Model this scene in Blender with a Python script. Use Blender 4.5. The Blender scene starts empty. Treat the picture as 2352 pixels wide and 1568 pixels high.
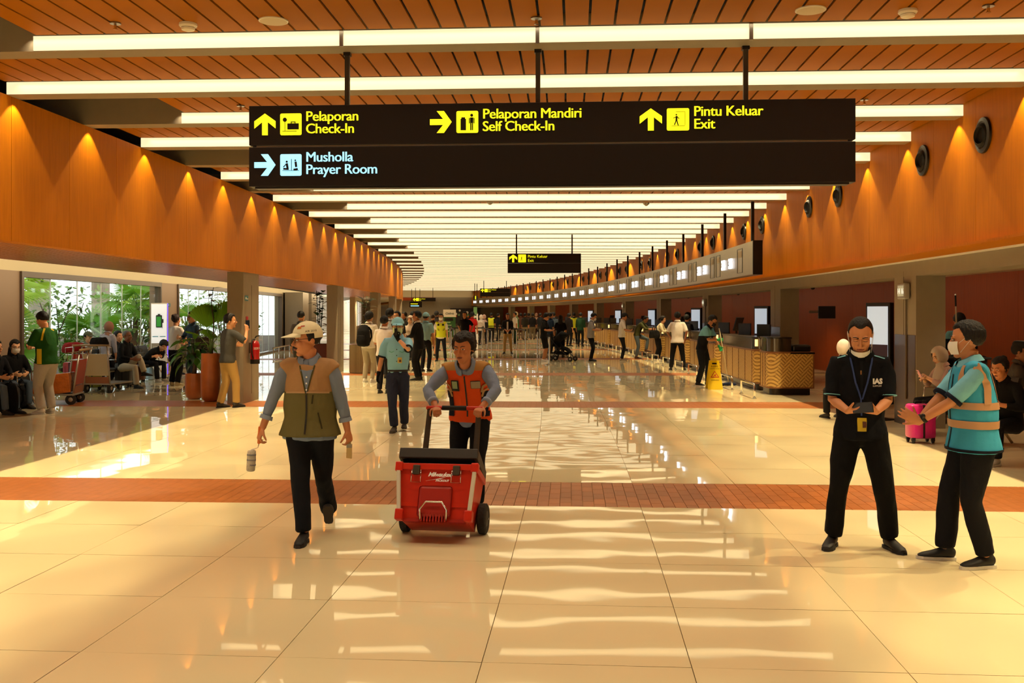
import bpy, bmesh, math, random
from mathutils import Vector, Matrix, Euler, noise
from mathutils.bvhtree import BVHTree
random.seed(7)
SC = bpy.context.scene
COL = bpy.data.collections.new('hall'); SC.collection.children.link(COL)
HALL = bpy.context.view_layer.layer_collection.children['hall']; HALL.exclude = True   # kept out of the depsgraph while meshes are baked
# ---------------------------------------------------------------- camera
FPX, HZ, CAMH, YAW = 2287.0, 718.0, 1.68, math.atan(170 / 2287.0)
cam = bpy.data.cameras.new('camera'); camo = bpy.data.objects.new('camera', cam); COL.objects.link(camo)
camo.location = (0, 0, CAMH); camo.rotation_euler = (math.pi / 2, 0, YAW)
cam.sensor_width = 36; cam.lens = 36 * FPX / 2352; cam.shift_y = -(784 - HZ) / 2352
cam.clip_end = 400; SC.camera = camo
# ---------------------------------------------------------------- world: bright overcast day
wd = bpy.data.worlds.new('World'); SC.world = wd; wd.use_nodes = True
bg = wd.node_tree.nodes['Background']; bg.inputs[0].default_value = (0.93, 0.97, 1.0, 1); bg.inputs[1].default_value = 2.6
SC.view_settings.view_transform = 'Standard'; SC.view_settings.look = 'None'
SC.view_settings.exposure = 0.0; SC.view_settings.gamma = 1
SC.view_settings.use_curve_mapping = False
SC.cycles.max_bounces = 5; SC.cycles.diffuse_bounces = 2; SC.cycles.glossy_bounces = 2; SC.cycles.transmission_bounces = 2; SC.cycles.transparent_max_bounces = 8
SC.cycles.adaptive_threshold = .05; SC.cycles.adaptive_min_samples = 16
# ---------------------------------------------------------------- hall coordinates: s runs along the gently curved hall, n across it
RAD, S0 = 308.0, 4.5
def W(s, n, z=0.0):
    p = (s - S0) / RAD
    return Vector((-RAD + (RAD + n) * math.cos(p), S0 + (RAD + n) * math.sin(p), z))
def HD(s): return (s - S0) / RAD
def G(px, py, z=0.0, d=None):
    if d is None: d = (CAMH - z) * FPX / (py - HZ)
    u = (px - 1176) / FPX
    return Vector((d * (u * math.cos(YAW) - math.sin(YAW)), d * (u * math.sin(YAW) + math.cos(YAW)), z))
def SN(v): return S0 + RAD * math.atan2(v.y - S0, v.x + RAD), math.hypot(v.x + RAD, v.y - S0) - RAD
# ---------------------------------------------------------------- hall lighting: slot lamps before near beams, stand-in panels beyond, wall spots, added fills
BEAM0, PITCH, ZC = 8.40, 1.69, 4.08
BEAMS = [BEAM0 + PITCH * k for k in range(-9, 59)]
WARM = (1.0, 0.84, 0.55)
STRIP_W, SPOT_W, COVE_W = 51.0, 84.0, 55.0
def area(name, loc, sx, sy, rz, watts, col, rx=0.0, spread=180):
    l = bpy.data.lights.new(name, 'AREA'); l.shape = 'RECTANGLE'; l.size = sx; l.size_y = sy; l.energy = watts; l.color = col; l.spread = math.radians(spread)
    o = bpy.data.objects.new(name, l); COL.objects.link(o); o.location = loc; o.rotation_euler = Euler((rx, 0, rz)); return o
def spot(name, loc, watts, ang, blend, col, tgt, r=0.02):
    l = bpy.data.lights.new(name, 'SPOT'); l.energy = watts; l.spot_size = math.radians(ang); l.spot_blend = blend; l.color = col; l.shadow_soft_size = r
    if name == 'wall_washer':
        l.use_nodes = True; e = l.node_tree.nodes['Emission']; fo = l.node_tree.nodes.new('ShaderNodeLightFalloff'); fo.inputs[0].default_value = 1.0; l.node_tree.links.new(fo.outputs['Linear'], e.inputs['Strength'])
    o = bpy.data.objects.new(name, l); COL.objects.link(o); o.location = loc
    o.rotation_euler = (Vector(tgt) - Vector(loc)).to_track_quat('-Z', 'Y').to_euler(); return o
for k, s in enumerate(BEAMS):
    short = (k % 2 == 1)
    nl = -4.8 if short else -5.85
    if s < 36: area('slot_or_standin_lamp', W(s - 0.045, (nl + 4.3) / 2, ZC - 0.003), 4.3 - nl, 0.03, HD(s), STRIP_W * (4.3 - nl) / 10, WARM, spread=112)
    elif k % 4 == 0: area('slot_or_standin_lamp', W(s + PITCH * 1.5, -.75, ZC - .135), 10, PITCH * 3, HD(s + PITCH * 1.5), STRIP_W * 3.9, WARM, spread=112)  # broad unseen panel below the beams, standing in for several slot lamps
    if -3 < s < 42:
        spot('wall_washer', W(s + 0.12, -5.88, 3.945), SPOT_W, 92, 0.12, (1, .78, .4), W(s + 0.12, -6.02, 2.5))
        spot('wall_washer', W(s + 0.12, 4.33, 3.945), SPOT_W, 92, 0.12, (1, .78, .4), W(s + 0.12, 4.47, 2.5))
for k in range(9):
    s = 43.5 + 5.1 * k
    spot('wall_washer', W(s, -5.6, 3.945), SPOT_W * 1.6, 120, 0.3, (1, .78, .4), W(s, -6.1, 2.5)); spot('wall_washer', W(s, 4.0, 3.945), SPOT_W * 1.6, 120, 0.3, (1, .78, .4), W(s, 4.5, 2.5))
for s in range(12, 50, 6):
    c_ = area('cove_lamp', W(s + 3, -9.42, 2.70), 0.06, 5.9, HD(s + 3), COVE_W, (1, .8, .5)); c_.rotation_euler = (0, math.pi / 2, HD(s + 3))
for s in range(6, 70, 16):
    c_ = area('cove_lamp', W(s + 8, 5.44, 2.33), 0.05, 15.6, HD(s + 8), 30, (1, .75, .48)); c_.rotation_euler = (0, -math.pi / 2 - .25, HD(s + 8))  # unseen uplights added behind the beam to brighten soffit and red wall
for s in range(5, 60, 6):
    spot('aisle_fill_spot', W(s, -8.0, 2.53), 125, 150, 0.5, (1, .8, .5), W(s, -8.0, 0), .08)  # unseen fill spots added to brighten the left aisle
for s in range(7, 60, 7):
    spot('counter_fill_spot', W(s, 6.6, 2.36), 80, 120, 0.6, (1, .72, .4), W(s, 6.4, 0), .06)  # unseen fill spots added to brighten the counter zone
# ---------------------------------------------------------------- materials
def lin(c):
    if isinstance(c, str):
        c = [int(c[i:i + 2], 16) / 255 for i in (0, 2, 4)]
    return tuple(x / 12.92 if x <= .04045 else ((x + .055) / 1.055) ** 2.4 for x in c)
MATS = {}
def mat(name, col, rough=0.6, metal=0.0, emit=0.0, spec=0.5, bump=0.0, bscale=60.0, var=0.0, vscale=6.0, rnd=0.0, stretch=(1, 1, 1), coat=0.0, ecol=None):
    if name in MATS: return MATS[name]
    m = bpy.data.materials.new(name); MATS[name] = m; m.use_nodes = True
    nt = m.node_tree; b = nt.nodes['Principled BSDF']; c = lin(col) + (1,)
    b.inputs['Base Color'].default_value = c; b.inputs['Roughness'].default_value = rough; b.inputs['Metallic'].default_value = metal
    b.inputs['Specular IOR Level'].default_value = spec
    if coat: b.inputs['Coat Weight'].default_value = coat
    if emit: m.cycles.emission_sampling = 'NONE'; b.inputs['Emission Color'].default_value = lin(ecol) + (1,) if ecol else c; b.inputs['Emission Strength'].default_value = emit
    L = nt.links.new
    tc = None
    if bump or var:
        tc = nt.nodes.new('ShaderNodeTexCoord'); mp = nt.nodes.new('ShaderNodeMapping'); mp.inputs['Scale'].default_value = stretch
        L(tc.outputs['Object'], mp.inputs[0])
    src = None
    if var:
        n = nt.nodes.new('ShaderNodeTexNoise'); n.inputs['Scale'].default_value = vscale; n.inputs['Detail'].default_value = 4
        L(mp.outputs[0], n.inputs['Vector'])
        mr = nt.nodes.new('ShaderNodeMapRange'); mr.inputs[1].default_value = .25; mr.inputs[2].default_value = .75
        mr.inputs[3].default_value = 1 - var; mr.inputs[4].default_value = 1 + var; L(n.outputs[0], mr.inputs[0]); src = mr.outputs[0]
    if rnd:
        oi = nt.nodes.new('ShaderNodeObjectInfo'); mr = nt.nodes.new('ShaderNodeMapRange'); mr.inputs[3].default_value = 1 - rnd; mr.inputs[4].default_value = 1 + rnd
        L(oi.outputs['Random'], mr.inputs[0])
        if src:
            mu = nt.nodes.new('ShaderNodeMath'); mu.operation = 'MULTIPLY'; L(src, mu.inputs[0]); L(mr.outputs[0], mu.inputs[1]); src = mu.outputs[0]
        else: src = mr.outputs[0]
    if src:
        hs = nt.nodes.new('ShaderNodeHueSaturation'); hs.inputs['Color'].default_value = c; L(src, hs.inputs['Value']); L(hs.outputs[0], b.inputs['Base Color'])
    if bump:
        n = nt.nodes.new('ShaderNodeTexNoise'); n.inputs['Scale'].default_value = bscale; n.inputs['Detail'].default_value = 3; L(mp.outputs[0], n.inputs['Vector'])
        bp = nt.nodes.new('ShaderNodeBump'); bp.inputs['Strength'].default_value = bump; bp.inputs['Distance'].default_value = .02
        L(n.outputs[0], bp.inputs['Height']); L(bp.outputs[0], b.inputs['Normal'])
    return m
def leafmat(name, col, rnd=.2):
    m = mat(name, col, .45, rnd=rnd, spec=.35); nt = m.node_tree; b = nt.nodes['Principled BSDF']; o = nt.nodes['Material Output']
    t = nt.nodes.new('ShaderNodeBsdfTranslucent'); t.inputs[0].default_value = lin(col) + (1,); mx = nt.nodes.new('ShaderNodeMixShader'); mx.inputs[0].default_value = .4
    nt.links.new(b.outputs[0], mx.inputs[1]); nt.links.new(t.outputs[0], mx.inputs[2]); nt.links.new(mx.outputs[0], o.inputs[0]); return m
def glass(name, tint=(0.93, 0.97, 0.95), refl=0.06):
    if name in MATS: return MATS[name]
    m = bpy.data.materials.new(name); MATS[name] = m; m.use_nodes = True; nt = m.node_tree; nt.nodes.clear()
    o = nt.nodes.new('ShaderNodeOutputMaterial'); t = nt.nodes.new('ShaderNodeBsdfTransparent'); t.inputs[0].default_value = tint + (1,)
    g = nt.nodes.new('ShaderNodeBsdfGlossy'); g.inputs['Roughness'].default_value = .02
    mx = nt.nodes.new('ShaderNodeMixShader'); lw = nt.nodes.new('ShaderNodeLayerWeight'); lw.inputs[0].default_value = .5
    pw_ = nt.nodes.new('ShaderNodeMath'); pw_.operation = 'POWER'; pw_.inputs[1].default_value = 4; nt.links.new(lw.outputs['Facing'], pw_.inputs[0])
    fr = nt.nodes.new('ShaderNodeMath'); fr.operation = 'MULTIPLY_ADD'; fr.inputs[1].default_value = .5; fr.inputs[2].default_value = refl; nt.links.new(pw_.outputs[0], fr.inputs[0])
    nt.links.new(fr.outputs[0], mx.inputs[0]); nt.links.new(t.outputs[0], mx.inputs[1]); nt.links.new(g.outputs[0], mx.inputs[2]); nt.links.new(mx.outputs[0], o.inputs[0])
    return m
WOOD = mat('orange_veneer', 'bc6f0d', .5, spec=.06, var=.10, vscale=5, stretch=(6, 6, .5), rnd=.03, bump=.03, bscale=30)
PLANK = mat('ceiling_plank', 'a2600f', .55, spec=.03, rnd=.05, var=.05, vscale=3)
CREAM = mat('beam_face_glow', '6f6146', .8, emit=1.1, ecol='ffebb8', spec=.1)  # beam face made to glow; emission stands in for the slot light on it
GREY = mat('taupe_render', '8d7f6a', .7, var=.04)
GREYD = mat('taupe_dark', '6b5c4a', .7)
GROUT = mat('grout', 'a07c50', .8)
BRICK = mat('terracotta_brick', 'a05b24', .38, rnd=.16, var=.08, vscale=20)
BRICKF = mat('terracotta_brick_far', 'a05b24', .38, var=.15, vscale=9)
REDWALL = mat('red_brown_veneer', '8e3d0c', .5, spec=.12, var=.10, vscale=5, stretch=(5, 5, .4))
BLACK = mat('black_gloss', '0c0806', .35); MBLACK = mat('black_matte', '0a0908', .7)
STEEL = mat('stainless_steel', 'd6d2c8', .16, 1.0); DSTEEL = mat('brushed_steel', '8f8a80', .3, 1.0)
WHITE = mat('white_paint', 'efe9df', .6)
GLASS = glass('window_glass')
def tilemat():
    m = mat('polished_tile', 'e6d5ab', .022, spec=.42, rnd=.02, var=.025, vscale=1.3)
    nt = m.node_tree; b = nt.nodes['Principled BSDF']
    tc = nt.nodes.new('ShaderNodeTexCoord'); oi = nt.nodes.new('ShaderNodeObjectInfo'); ad = nt.nodes.new('ShaderNodeVectorMath'); ad.operation = 'ADD'
    nt.links.new(tc.outputs['Object'], ad.inputs[0]); nt.links.new(oi.outputs['Location'], ad.inputs[1])
    n = nt.nodes.new('ShaderNodeTexNoise'); n.inputs['Scale'].default_value = 1.4; n.inputs['Detail'].default_value = 1
    nt.links.new(ad.outputs[0], n.inputs['Vector'])
    bp = nt.nodes.new('ShaderNodeBump'); bp.inputs['Strength'].default_value = .13; bp.inputs['Distance'].default_value = .02
    nt.links.new(n.outputs[0], bp.inputs['Height']); nt.links.new(bp.outputs[0], b.inputs['Normal'])
    return m
TILE = tilemat()
# ---------------------------------------------------------------- object helpers
def tag(o, label=None, cat=None, group=None, kind=None):
    if label: o['label'] = label
    if cat: o['category'] = cat
    if group: o['group'] = group
    if kind: o['kind'] = kind
    return o
def link(name, me, parent=None, loc=None, rz=None):
    o = bpy.data.objects.new(name, me); COL.objects.link(o)
    if parent: o.parent = parent
    if loc is not None: o.location = loc
    if rz is not None: o.rotation_euler = (0, 0, rz)
    return o
def empty(name, loc, rz=0.0, label=None, cat=None, group=None, kind=None, scale=1.0):
    o = bpy.data.objects.new(name, None); COL.objects.link(o); o.location = loc; o.rotation_euler = (0, 0, rz); o.empty_display_size = .1
    if scale != 1.0: o.scale = (scale,) * 3
    return tag(o, label, cat, group, kind)
class MB:
    """collects shapes, builds one mesh"""
    def __init__(s): s.bm = bmesh.new()
    def box(s, x0, x1, y0, y1, z0, z1, M=None, bev=0.0):
        vs = [s.bm.verts.new(Vector(p)) for p in ((x0, y0, z0), (x1, y0, z0), (x1, y1, z0), (x0, y1, z0), (x0, y0, z1), (x1, y0, z1), (x1, y1, z1), (x0, y1, z1))]
        fs = [s.bm.faces.new([vs[i] for i in f]) for f in ((3, 2, 1, 0), (4, 5, 6, 7), (0, 1, 5, 4), (1, 2, 6, 5), (2, 3, 7, 6), (3, 0, 4, 7))]
        if bev:
            es = list({e for f in fs for e in f.edges})
            r = bmesh.ops.bevel(s.bm, geom=es, offset=bev, segments=2, profile=.5, affect='EDGES'); vs = list({v for f in r['faces'] for v in f.verts} | {v for v in vs if v.is_valid})
        if M:
            for v in vs: v.co = M @ v.co
        return s
    def hexa(s, pts):
        vs = [s.bm.verts.new(Vector(p)) for p in pts]
        for f in ((3, 2, 1, 0), (4, 5, 6, 7), (0, 1, 5, 4), (1, 2, 6, 5), (2, 3, 7, 6), (3, 0, 4, 7)): s.bm.faces.new([vs[i] for i in f])
        return s
    def tube(s, pts, r, seg=10, ref=None, cap=0.0, close=True):
        """loft of ellipses along pts; r: radius or list of radius or (a,b); ref: direction of the a axis"""
        pts = [Vector(p) for p in pts]; n = len(pts)
        if not isinstance(r, (list,)): r = [r] * n
        r = [x if isinstance(x, tuple) else (x, x) for x in r]
        dirs = [((pts[min(i + 1, n - 1)] - pts[max(i - 1, 0)]).normalized() or Vector((0, 0, 1))) for i in range(n)]
        a = Vector(ref) if ref is not None else (Vector((1, 0, 0)) if abs(dirs[0].x) < .8 else Vector((0, 1, 0)))
        rings = []
        seq = [(pts[i], r[i], dirs[i]) for i in range(n)]
        if cap:
            r0, r1 = r[0], r[-1]; m0 = min(r0) * cap; m1 = min(r1) * cap
            seq = [(pts[0] - dirs[0] * m0, (r0[0] * .35, r0[1] * .35), dirs[0]), (pts[0] - dirs[0] * m0 * .65, (r0[0] * .75, r0[1] * .75), dirs[0])] + seq + \
                  [(pts[-1] + dirs[-1] * m1 * .65, (r1[0] * .75, r1[1] * .75), dirs[-1]), (pts[-1] + dirs[-1] * m1, (r1[0] * .35, r1[1] * .35), dirs[-1])]
        for p, (ra, rb), d in seq:
            ax = (a - d * a.dot(d))
            if ax.length < 1e-5: ax = d.orthogonal()
            ax.normalize(); ay = d.cross(ax)
            if ref is None: a = ax
            rings.append([s.bm.verts.new(p + ax * (ra * math.cos(t)) + ay * (rb * math.sin(t))) for t in (2 * math.pi * k / seg for k in range(seg))])
        for A, B in zip(rings, rings[1:]):
            for k in range(seg): s.bm.faces.new((A[k], A[(k + 1) % seg], B[(k + 1) % seg], B[k]))
        if close: s.bm.faces.new(list(reversed(rings[0]))); s.bm.faces.new(rings[-1])
        return s
    def blob(s, c, r, M=None, u=14, v=9):
        T = Matrix.Translation(Vector(c)) @ Matrix.Diagonal(Vector((r[0], r[1], r[2], 1)))
        bmesh.ops.create_uvsphere(s.bm, u_segments=u, v_segments=v, radius=1, matrix=(M @ T) if M else T); return s
    def cyl(s, c, r, h, seg=20, r2=None, M=None):
        T = Matrix.Translation(Vector(c) + Vector((0, 0, h / 2)))
        bmesh.ops.create_cone(s.bm, cap_ends=True, segments=seg, radius1=r, radius2=r if r2 is None else r2, depth=h, matrix=(M @ T) if M else T); return s
    def lathe(s, prof, seg=24, c=(0, 0, 0), M=None):
        rings = []
        for r, z in prof:
            rings.append([s.bm.verts.new((M or Matrix()) @ (Vector(c) + Vector((r * math.cos(2 * math.pi * k / seg), r * math.sin(2 * math.pi * k / seg), z)))) for k in range(seg)])
        for A, B in zip(rings, rings[1:]):
            for k in range(seg): s.bm.faces.new((A[k], A[(k + 1) % seg], B[(k + 1) % seg], B[k]))
        s.bm.faces.new(list(reversed(rings[0]))); s.bm.faces.new(rings[-1]); return s
    def prism(s, poly, d0, d1, M=None):
        """poly of (x,z) extruded along y from d0 to d1"""
        A = [s.bm.verts.new((M or Matrix()) @ Vector((x, d0, z))) for x, z in poly]; B = [s.bm.verts.new((M or Matrix()) @ Vector((x, d1, z))) for x, z in poly]
        n = len(poly)
        for k in range(n): s.bm.faces.new((A[k], A[(k + 1) % n], B[(k + 1) % n], B[k]))
        s.bm.faces.new(list(reversed(A))); s.bm.faces.new(B); return s
    def face(s, pts):
        s.bm.faces.new([s.bm.verts.new(Vector(p)) for p in pts]); return s
    def mesh(s, name, m=None, smooth=False, norm=True):
        if norm: bmesh.ops.recalc_face_normals(s.bm, faces=s.bm.faces[:])
        me = bpy.data.meshes.new(name); s.bm.to_mesh(me); s.bm.free()
        if m: me.materials.append(m)
        if smooth:
            me.polygons.foreach_set('use_smooth', [True] * len(me.polygons))
            if smooth == 'auto': me.set_sharp_from_angle(angle=math.radians(40))
        return me
    def build(s, name, m=None, parent=None, smooth=False, loc=None, rz=None, norm=True):
        return link(name, s.mesh(name, m, smooth, norm), parent, loc, rz)
def copy_tree(o, parent=None):
    c = o.copy(); COL.objects.link(c); c.parent = parent
    for ch in list(o.children): copy_tree(ch, c)
    return c
def baked(data):
    o = bpy.data.objects.new('t', data); SC.collection.objects.link(o); return o
def bake(o):
    dg = bpy.context.evaluated_depsgraph_get(); me = bpy.data.meshes.new_from_object(o.evaluated_get(dg)); bpy.data.objects.remove(o); return me
def text_mesh(body, size, align='LEFT', ext=0.0, spacing=1.0, shear=0.0, bold=0.0):
    cu = bpy.data.curves.new('lettering', 'FONT'); cu.body = body; cu.size = size; cu.align_x = align; cu.extrude = ext; cu.space_character = spacing; cu.shear = shear; cu.offset = bold
    cu.resolution_u = 3
    me = bake(baked(cu)); bpy.data.curves.remove(cu)
    me.materials.clear(); return me
def text(body, size, m, parent, loc, rot=(math.pi / 2, 0, 0), name='lettering', **k):
    me = text_mesh(body, size, **k); me.materials.append(m); o = link(name, me, parent, loc); o.rotation_euler = rot; return o
def arc_box(s0, s1, n0, n1, z0, z1, step=1.5, mb=None):
    """solid following the curve of the hall"""
    mb = mb or MB(); k = max(1, int(math.ceil((s1 - s0) / step))); rings = []
    for i in range(k + 1):
        s = s0 + (s1 - s0) * i / k
        rings.append([mb.bm.verts.new(W(s, n, z)) for n, z in ((n0, z0), (n1, z0), (n1, z1), (n0, z1))])
    for A, B in zip(rings, rings[1:]):
        for j in range(4): mb.bm.faces.new((A[j], A[(j + 1) % 4], B[(j + 1) % 4], B[j]))
    mb.bm.faces.new(rings[0]); mb.bm.faces.new(list(reversed(rings[-1]))); return mb
def ST(name, mb, m, parent=None):
    o = mb.build(name, m, parent)
    if not parent: o['kind'] = 'structure'
    return o
# ================================================================ STRUCTURE
# ---- floor: bed, tiles, brick bands
floor = ST('floor', arc_box(-12, 112, -11.25, 12, -.25, -.012, 4), GROUT)
BAND0, BAY, BANDW = 8.65, 9.0, 1.23
NROW = 8
def tile_mesh():
    g = .0022; a = .5 - g; l = (BAY - BANDW) / NROW / 2 - g
    mb = MB(); mb.hexa([(-a, -l, -.01), (a, -l, -.01), (a, l, -.01), (-a, l, -.01), (-a, -l, 0), (a, -l, 0), (a, l, 0), (-a, l, 0)])
    return mb.mesh('tile', TILE)
tme = tile_mesh(); far = MB(); nt_ = 0
rl = (BAY - BANDW) / NROW
spots = []
for b in range(-2, 12):
    s0 = BAND0 + BAY * (b - 1) + BANDW
    for r in range(NROW):
        s = s0 + rl * (r + .5)
        for j in range(-11, 12):
            n = j + .0
            if s > 112: continue
            spots.append((b, s, n))
def seen(s, n):
    v = W(s, n); d = -v.x * math.sin(YAW) + v.y * math.cos(YAW)
    if d < 3.6: return False
    u = (v.x * math.cos(YAW) + v.y * math.sin(YAW)) / d
    return abs(u) < .53 and n > -11
cand = sorted([t for t in spots if seen(t[1], t[2])], key=lambda t: W(t[1], t[2]).length)
near = set(cand[:300])
rg = random.Random(3)
for t in spots:
    b, s, n = t
    if t in near:
        o = link('tile', tme, floor, W(s, n)); o.rotation_euler = (rg.gauss(0, .0007), rg.gauss(0, .0007), HD(s)); o.scale = (1, (RAD + n) / RAD, 1)
    else:
        g = .0022
        vs = [W(s - rl / 2 + g, n - .5 + g), W(s - rl / 2 + g, n + .5 - g), W(s + rl / 2 - g, n + .5 - g), W(s + rl / 2 - g, n - .5 + g)]
        far.face(vs)
o = far.build('tile_field', TILE, floor, norm=False); o['kind'] = 'stuff'
BW, BL = .1, BANDW / 5
def brick_mesh(l0):
    mb = MB(); g = .002; mb.hexa([(-BW / 2 + g, -l0 / 2 + g, -.012), (BW / 2 - g, -l0 / 2 + g, -.012), (BW / 2 - g, l0 / 2 - g, -.012), (-BW / 2 + g, l0 / 2 - g, -.012),
                                  (-BW / 2 + g, -l0 / 2 + g, -.001), (BW / 2 - g, -l0 / 2 + g, -.001), (BW / 2 - g, l0 / 2 - g, -.001), (-BW / 2 + g, l0 / 2 - g, -.001)])
    return mb.mesh('brick', BRICK)
bme = {}
for b in range(0, 8):
    sb = BAND0 + BAY * b
    base = ST('trim_%d' % (b + 1), arc_box(sb, sb + BANDW, -11, 5.4, -.03, -.0115, 3), GROUT)
    fb = MB(); cnt = 0; cells = []
    for j in range(-110, 54):
        n = j * BW + .05; off = [0, .5, .25, .75][j % 4] * BL
        y = -off
        while y < BANDW - .01:
            a0, a1 = max(0, y), min(BANDW, y + BL); y += BL
            if a1 - a0 < .03: continue
            cells.append((n, sb + (a0 + a1) / 2, a1 - a0))
    order = sorted(range(len(cells)), key=lambda i: abs(cells[i][0] - .9)) if b == 0 else []
    pick = set(order[:300])
    for i, (n, s, l) in enumerate(cells):
        if i in pick:
            key = round(l, 3)
            if key not in bme: bme[key] = brick_mesh(l)
            o = link('brick', bme[key], base, W(s, n)); o.rotation_euler = (0, 0, HD(s)); o.scale.y = (RAD + n) / RAD
        else:
            g = .002
            fb.face([W(s - l / 2 + g, n - BW / 2 + g, -.001), W(s - l / 2 + g, n + BW / 2 - g, -.001), W(s + l / 2 - g, n + BW / 2 - g, -.001), W(s + l / 2 - g, n - BW / 2 + g, -.001)])
    o = fb.build('brick_field', BRICKF, base, norm=False); o['kind'] = 'stuff'
# ---- ceiling: roof slab above, planks, beams
roof = ST('ceiling', arc_box(-12, 112, -7.6, 5.2, 4.45, 4.6, 4), GREYD)
BD, BH = .24, .125
pw = .208
pmesh = {}
npl = 0; pf = MB()
L0 = PITCH - BD - .06
def plank_mesh():
    mb = MB(); mb.hexa([(-pw / 2 + .011, -L0 / 2, 0), (pw / 2 - .011, -L0 / 2, 0), (pw / 2 - .011, L0 / 2, 0), (-pw / 2 + .011, L0 / 2, 0), (-pw / 2 + .011, -L0 / 2, .02), (pw / 2 - .011, -L0 / 2, .02), (pw / 2 - .011, L0 / 2, .02), (-pw / 2 + .011, L0 / 2, .02)])
    return mb.mesh('plank', PLANK)
plm = plank_mesh(); cells = []
for k, s in enumerate(BEAMS):
    short = (k % 2 == 1)
    nl = -4.77 if short else -5.98
    sc_ = s - .07 - L0 / 2
    n = 4.42 - pw / 2
    while n > nl + pw / 2 - .01:
        cells.append((sc_, n)); n -= pw
def cseen(s, n):
    v = W(s, n); d = -v.x * math.sin(YAW) + v.y * math.cos(YAW)
    if d < 6.6: return False
    return abs((v.x * math.cos(YAW) + v.y * math.sin(YAW)) / d) < .54
cn = sorted([c for c in cells if cseen(*c)], key=lambda c: W(*c).length)[:300]; cn = set(cn)
for (s, n) in cells:
    if (s, n) in cn:
        o = link('plank', plm, roof, W(s, n, ZC)); o.rotation_euler = (0, 0, HD(s))
    else:
        a = pw / 2 - .011
        pf.hexa([W(s - L0 / 2, n - a, ZC), W(s - L0 / 2, n + a, ZC), W(s + L0 / 2, n + a, ZC), W(s + L0 / 2, n - a, ZC), W(s - L0 / 2, n - a, ZC + .02), W(s - L0 / 2, n + a, ZC + .02), W(s + L0 / 2, n + a, ZC + .02), W(s + L0 / 2, n - a, ZC + .02)])
o = pf.build('plank_field', PLANK, roof); o['kind'] = 'stuff'
ST('ceiling_backing', arc_box(-12, 112, -4.7, 4.42, ZC + .12, ZC + .14, 4), MBLACK)
bl = {}
for k, s in enumerate(BEAMS):
    short = (k % 2 == 1); n0 = -7.4 if short else -5.98
    key = short
    if key not in bl:
        c = (n0 + 4.44) / 2; h = (4.44 - n0) / 2
        mb = MB(); mb.box(-h, h, 0, BD, -BH, .2); bl[key] = (mb.mesh('beam', GREY), h, c)
        mb = MB(); mb.box(-4.77 - c if short else -h, h, -.012, -.001, -BH + .004, .004); bl[(key, 1)] = mb.mesh('glow_face', CREAM)
    me, h, c = bl[key]
    o = link('ceiling_beam', me, None, W(s, c, ZC), HD(s)); o['kind'] = 'structure'
    link('glow_face', bl[(key, 1)], o)
# ---- orange walls with single panels
def panel_wall(name, n, z0, z1, s0, s1, step, m, th=.04, side=1, joint=.006):
    core = ST(name, arc_box(s0, s1, n, n + side * .22, z0, z1, step), m)
    k = int(round((s1 - s0) / step)); me = {}
    for i in range(k):
        a = s0 + step * i; b = a + step; L = (W(b, n) - W(a, n)).length - joint
        if 'm' not in me:
            mb = MB(); mb.box(-th / 2, th / 2, -L / 2, L / 2, z0 - .01, z1); me['m'] = mb.mesh('panel', m)
        mid = (W(a, n) + W(b, n)) / 2
        link('panel', me['m'], core, mid, HD((a + b) / 2))
    return core
panel_wall('wall_left', -6.0, 2.44, 3.955, -4.9, 105, 1.256, WOOD, side=-1)
panel_wall('wall_right', 4.46, 2.46, ZC + .1, -4.9, 105, 1.256, WOOD, side=1)
# clerestory behind the left wall
ST('wall_clerestory', arc_box(-12, 112, -7.62, -7.42, 2.6, 4.5, 4), GREYD)
ce = MB()
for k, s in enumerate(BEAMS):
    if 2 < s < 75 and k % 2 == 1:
        o = arc_box(s - 1.35, s - .95, -7.42, -7.38, 3.3, 4.42, 2).build('window_%d' % (20 + k), mat('clerestory_pane_glow', '8fa39a', .2, emit=.22)); o['kind'] = 'structure'  # pane emission stands in for daylight coming through
        arc_box(s - .93, s - .86, -7.42, -7.3, 3.3, 4.42, 2).build('window_frame', GREY, o)
# ---- left aisle: columns, slatted ceiling, window wall
for s in (18.24, 27.6, 37.3, 46.6, 56, 65.4, 74.8, 84):
    o = ST('column', MB().box(-.15, .15, 0, 1.0, 0, 2.44), GREY); o.location = W(s, -6.16); o.rotation_euler.z = HD(s)
    MB().box(.149, .155, .52, .53, .15, 2.2).build('joint', GREYD, o)
SLAT = mat('ceiling_slat', 'c8783a', .3, var=.12, vscale=3)
cl = ST('ceiling_left', arc_box(2, 60, -11.0, -6.2, 2.74, 2.8, 3), mat('dark_void', '2b160b', .8))
for i in range(26):
    n = -6.3 - i * .117
    arc_box(4, 58, n - .085, n, 2.56, 2.60, 2).build('slat', SLAT, cl)
for s in range(6, 58, 4): arc_box(s, s + .05, -9.3, -6.25, 2.61, 2.66).build('carrier', MBLACK, cl)
CREAMW = mat('cream_wall', 'd9c7a0', .75)
NW = -11.0
ww = ST('wall_window', arc_box(2, 58, NW - .3, NW, 2.52, 3.3, 2), CREAMW)
ST('ceiling_cove', arc_box(2, 58, NW, -9.3, 3.2, 3.3, 3), CREAMW)
ST('ceiling_upstand', arc_box(2, 58, -9.36, -9.3, 2.6, 3.2, 3), CREAMW)
PIER = mat('pier_brown', '9a8068', .6)
wins = [(19.8, 27.85), (29.3, 36.2), (39.6, 45.2)]
prev = 2
for i, (a, b) in enumerate(wins + [(58, 58)]):
    ST('wall_pier', arc_box(prev, a, NW - .3, NW, 0, 2.52, 2), PIER if i < 2 else GREY); prev = b
FR = mat('window_frame_brown', '5b4a3a', .5)
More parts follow.
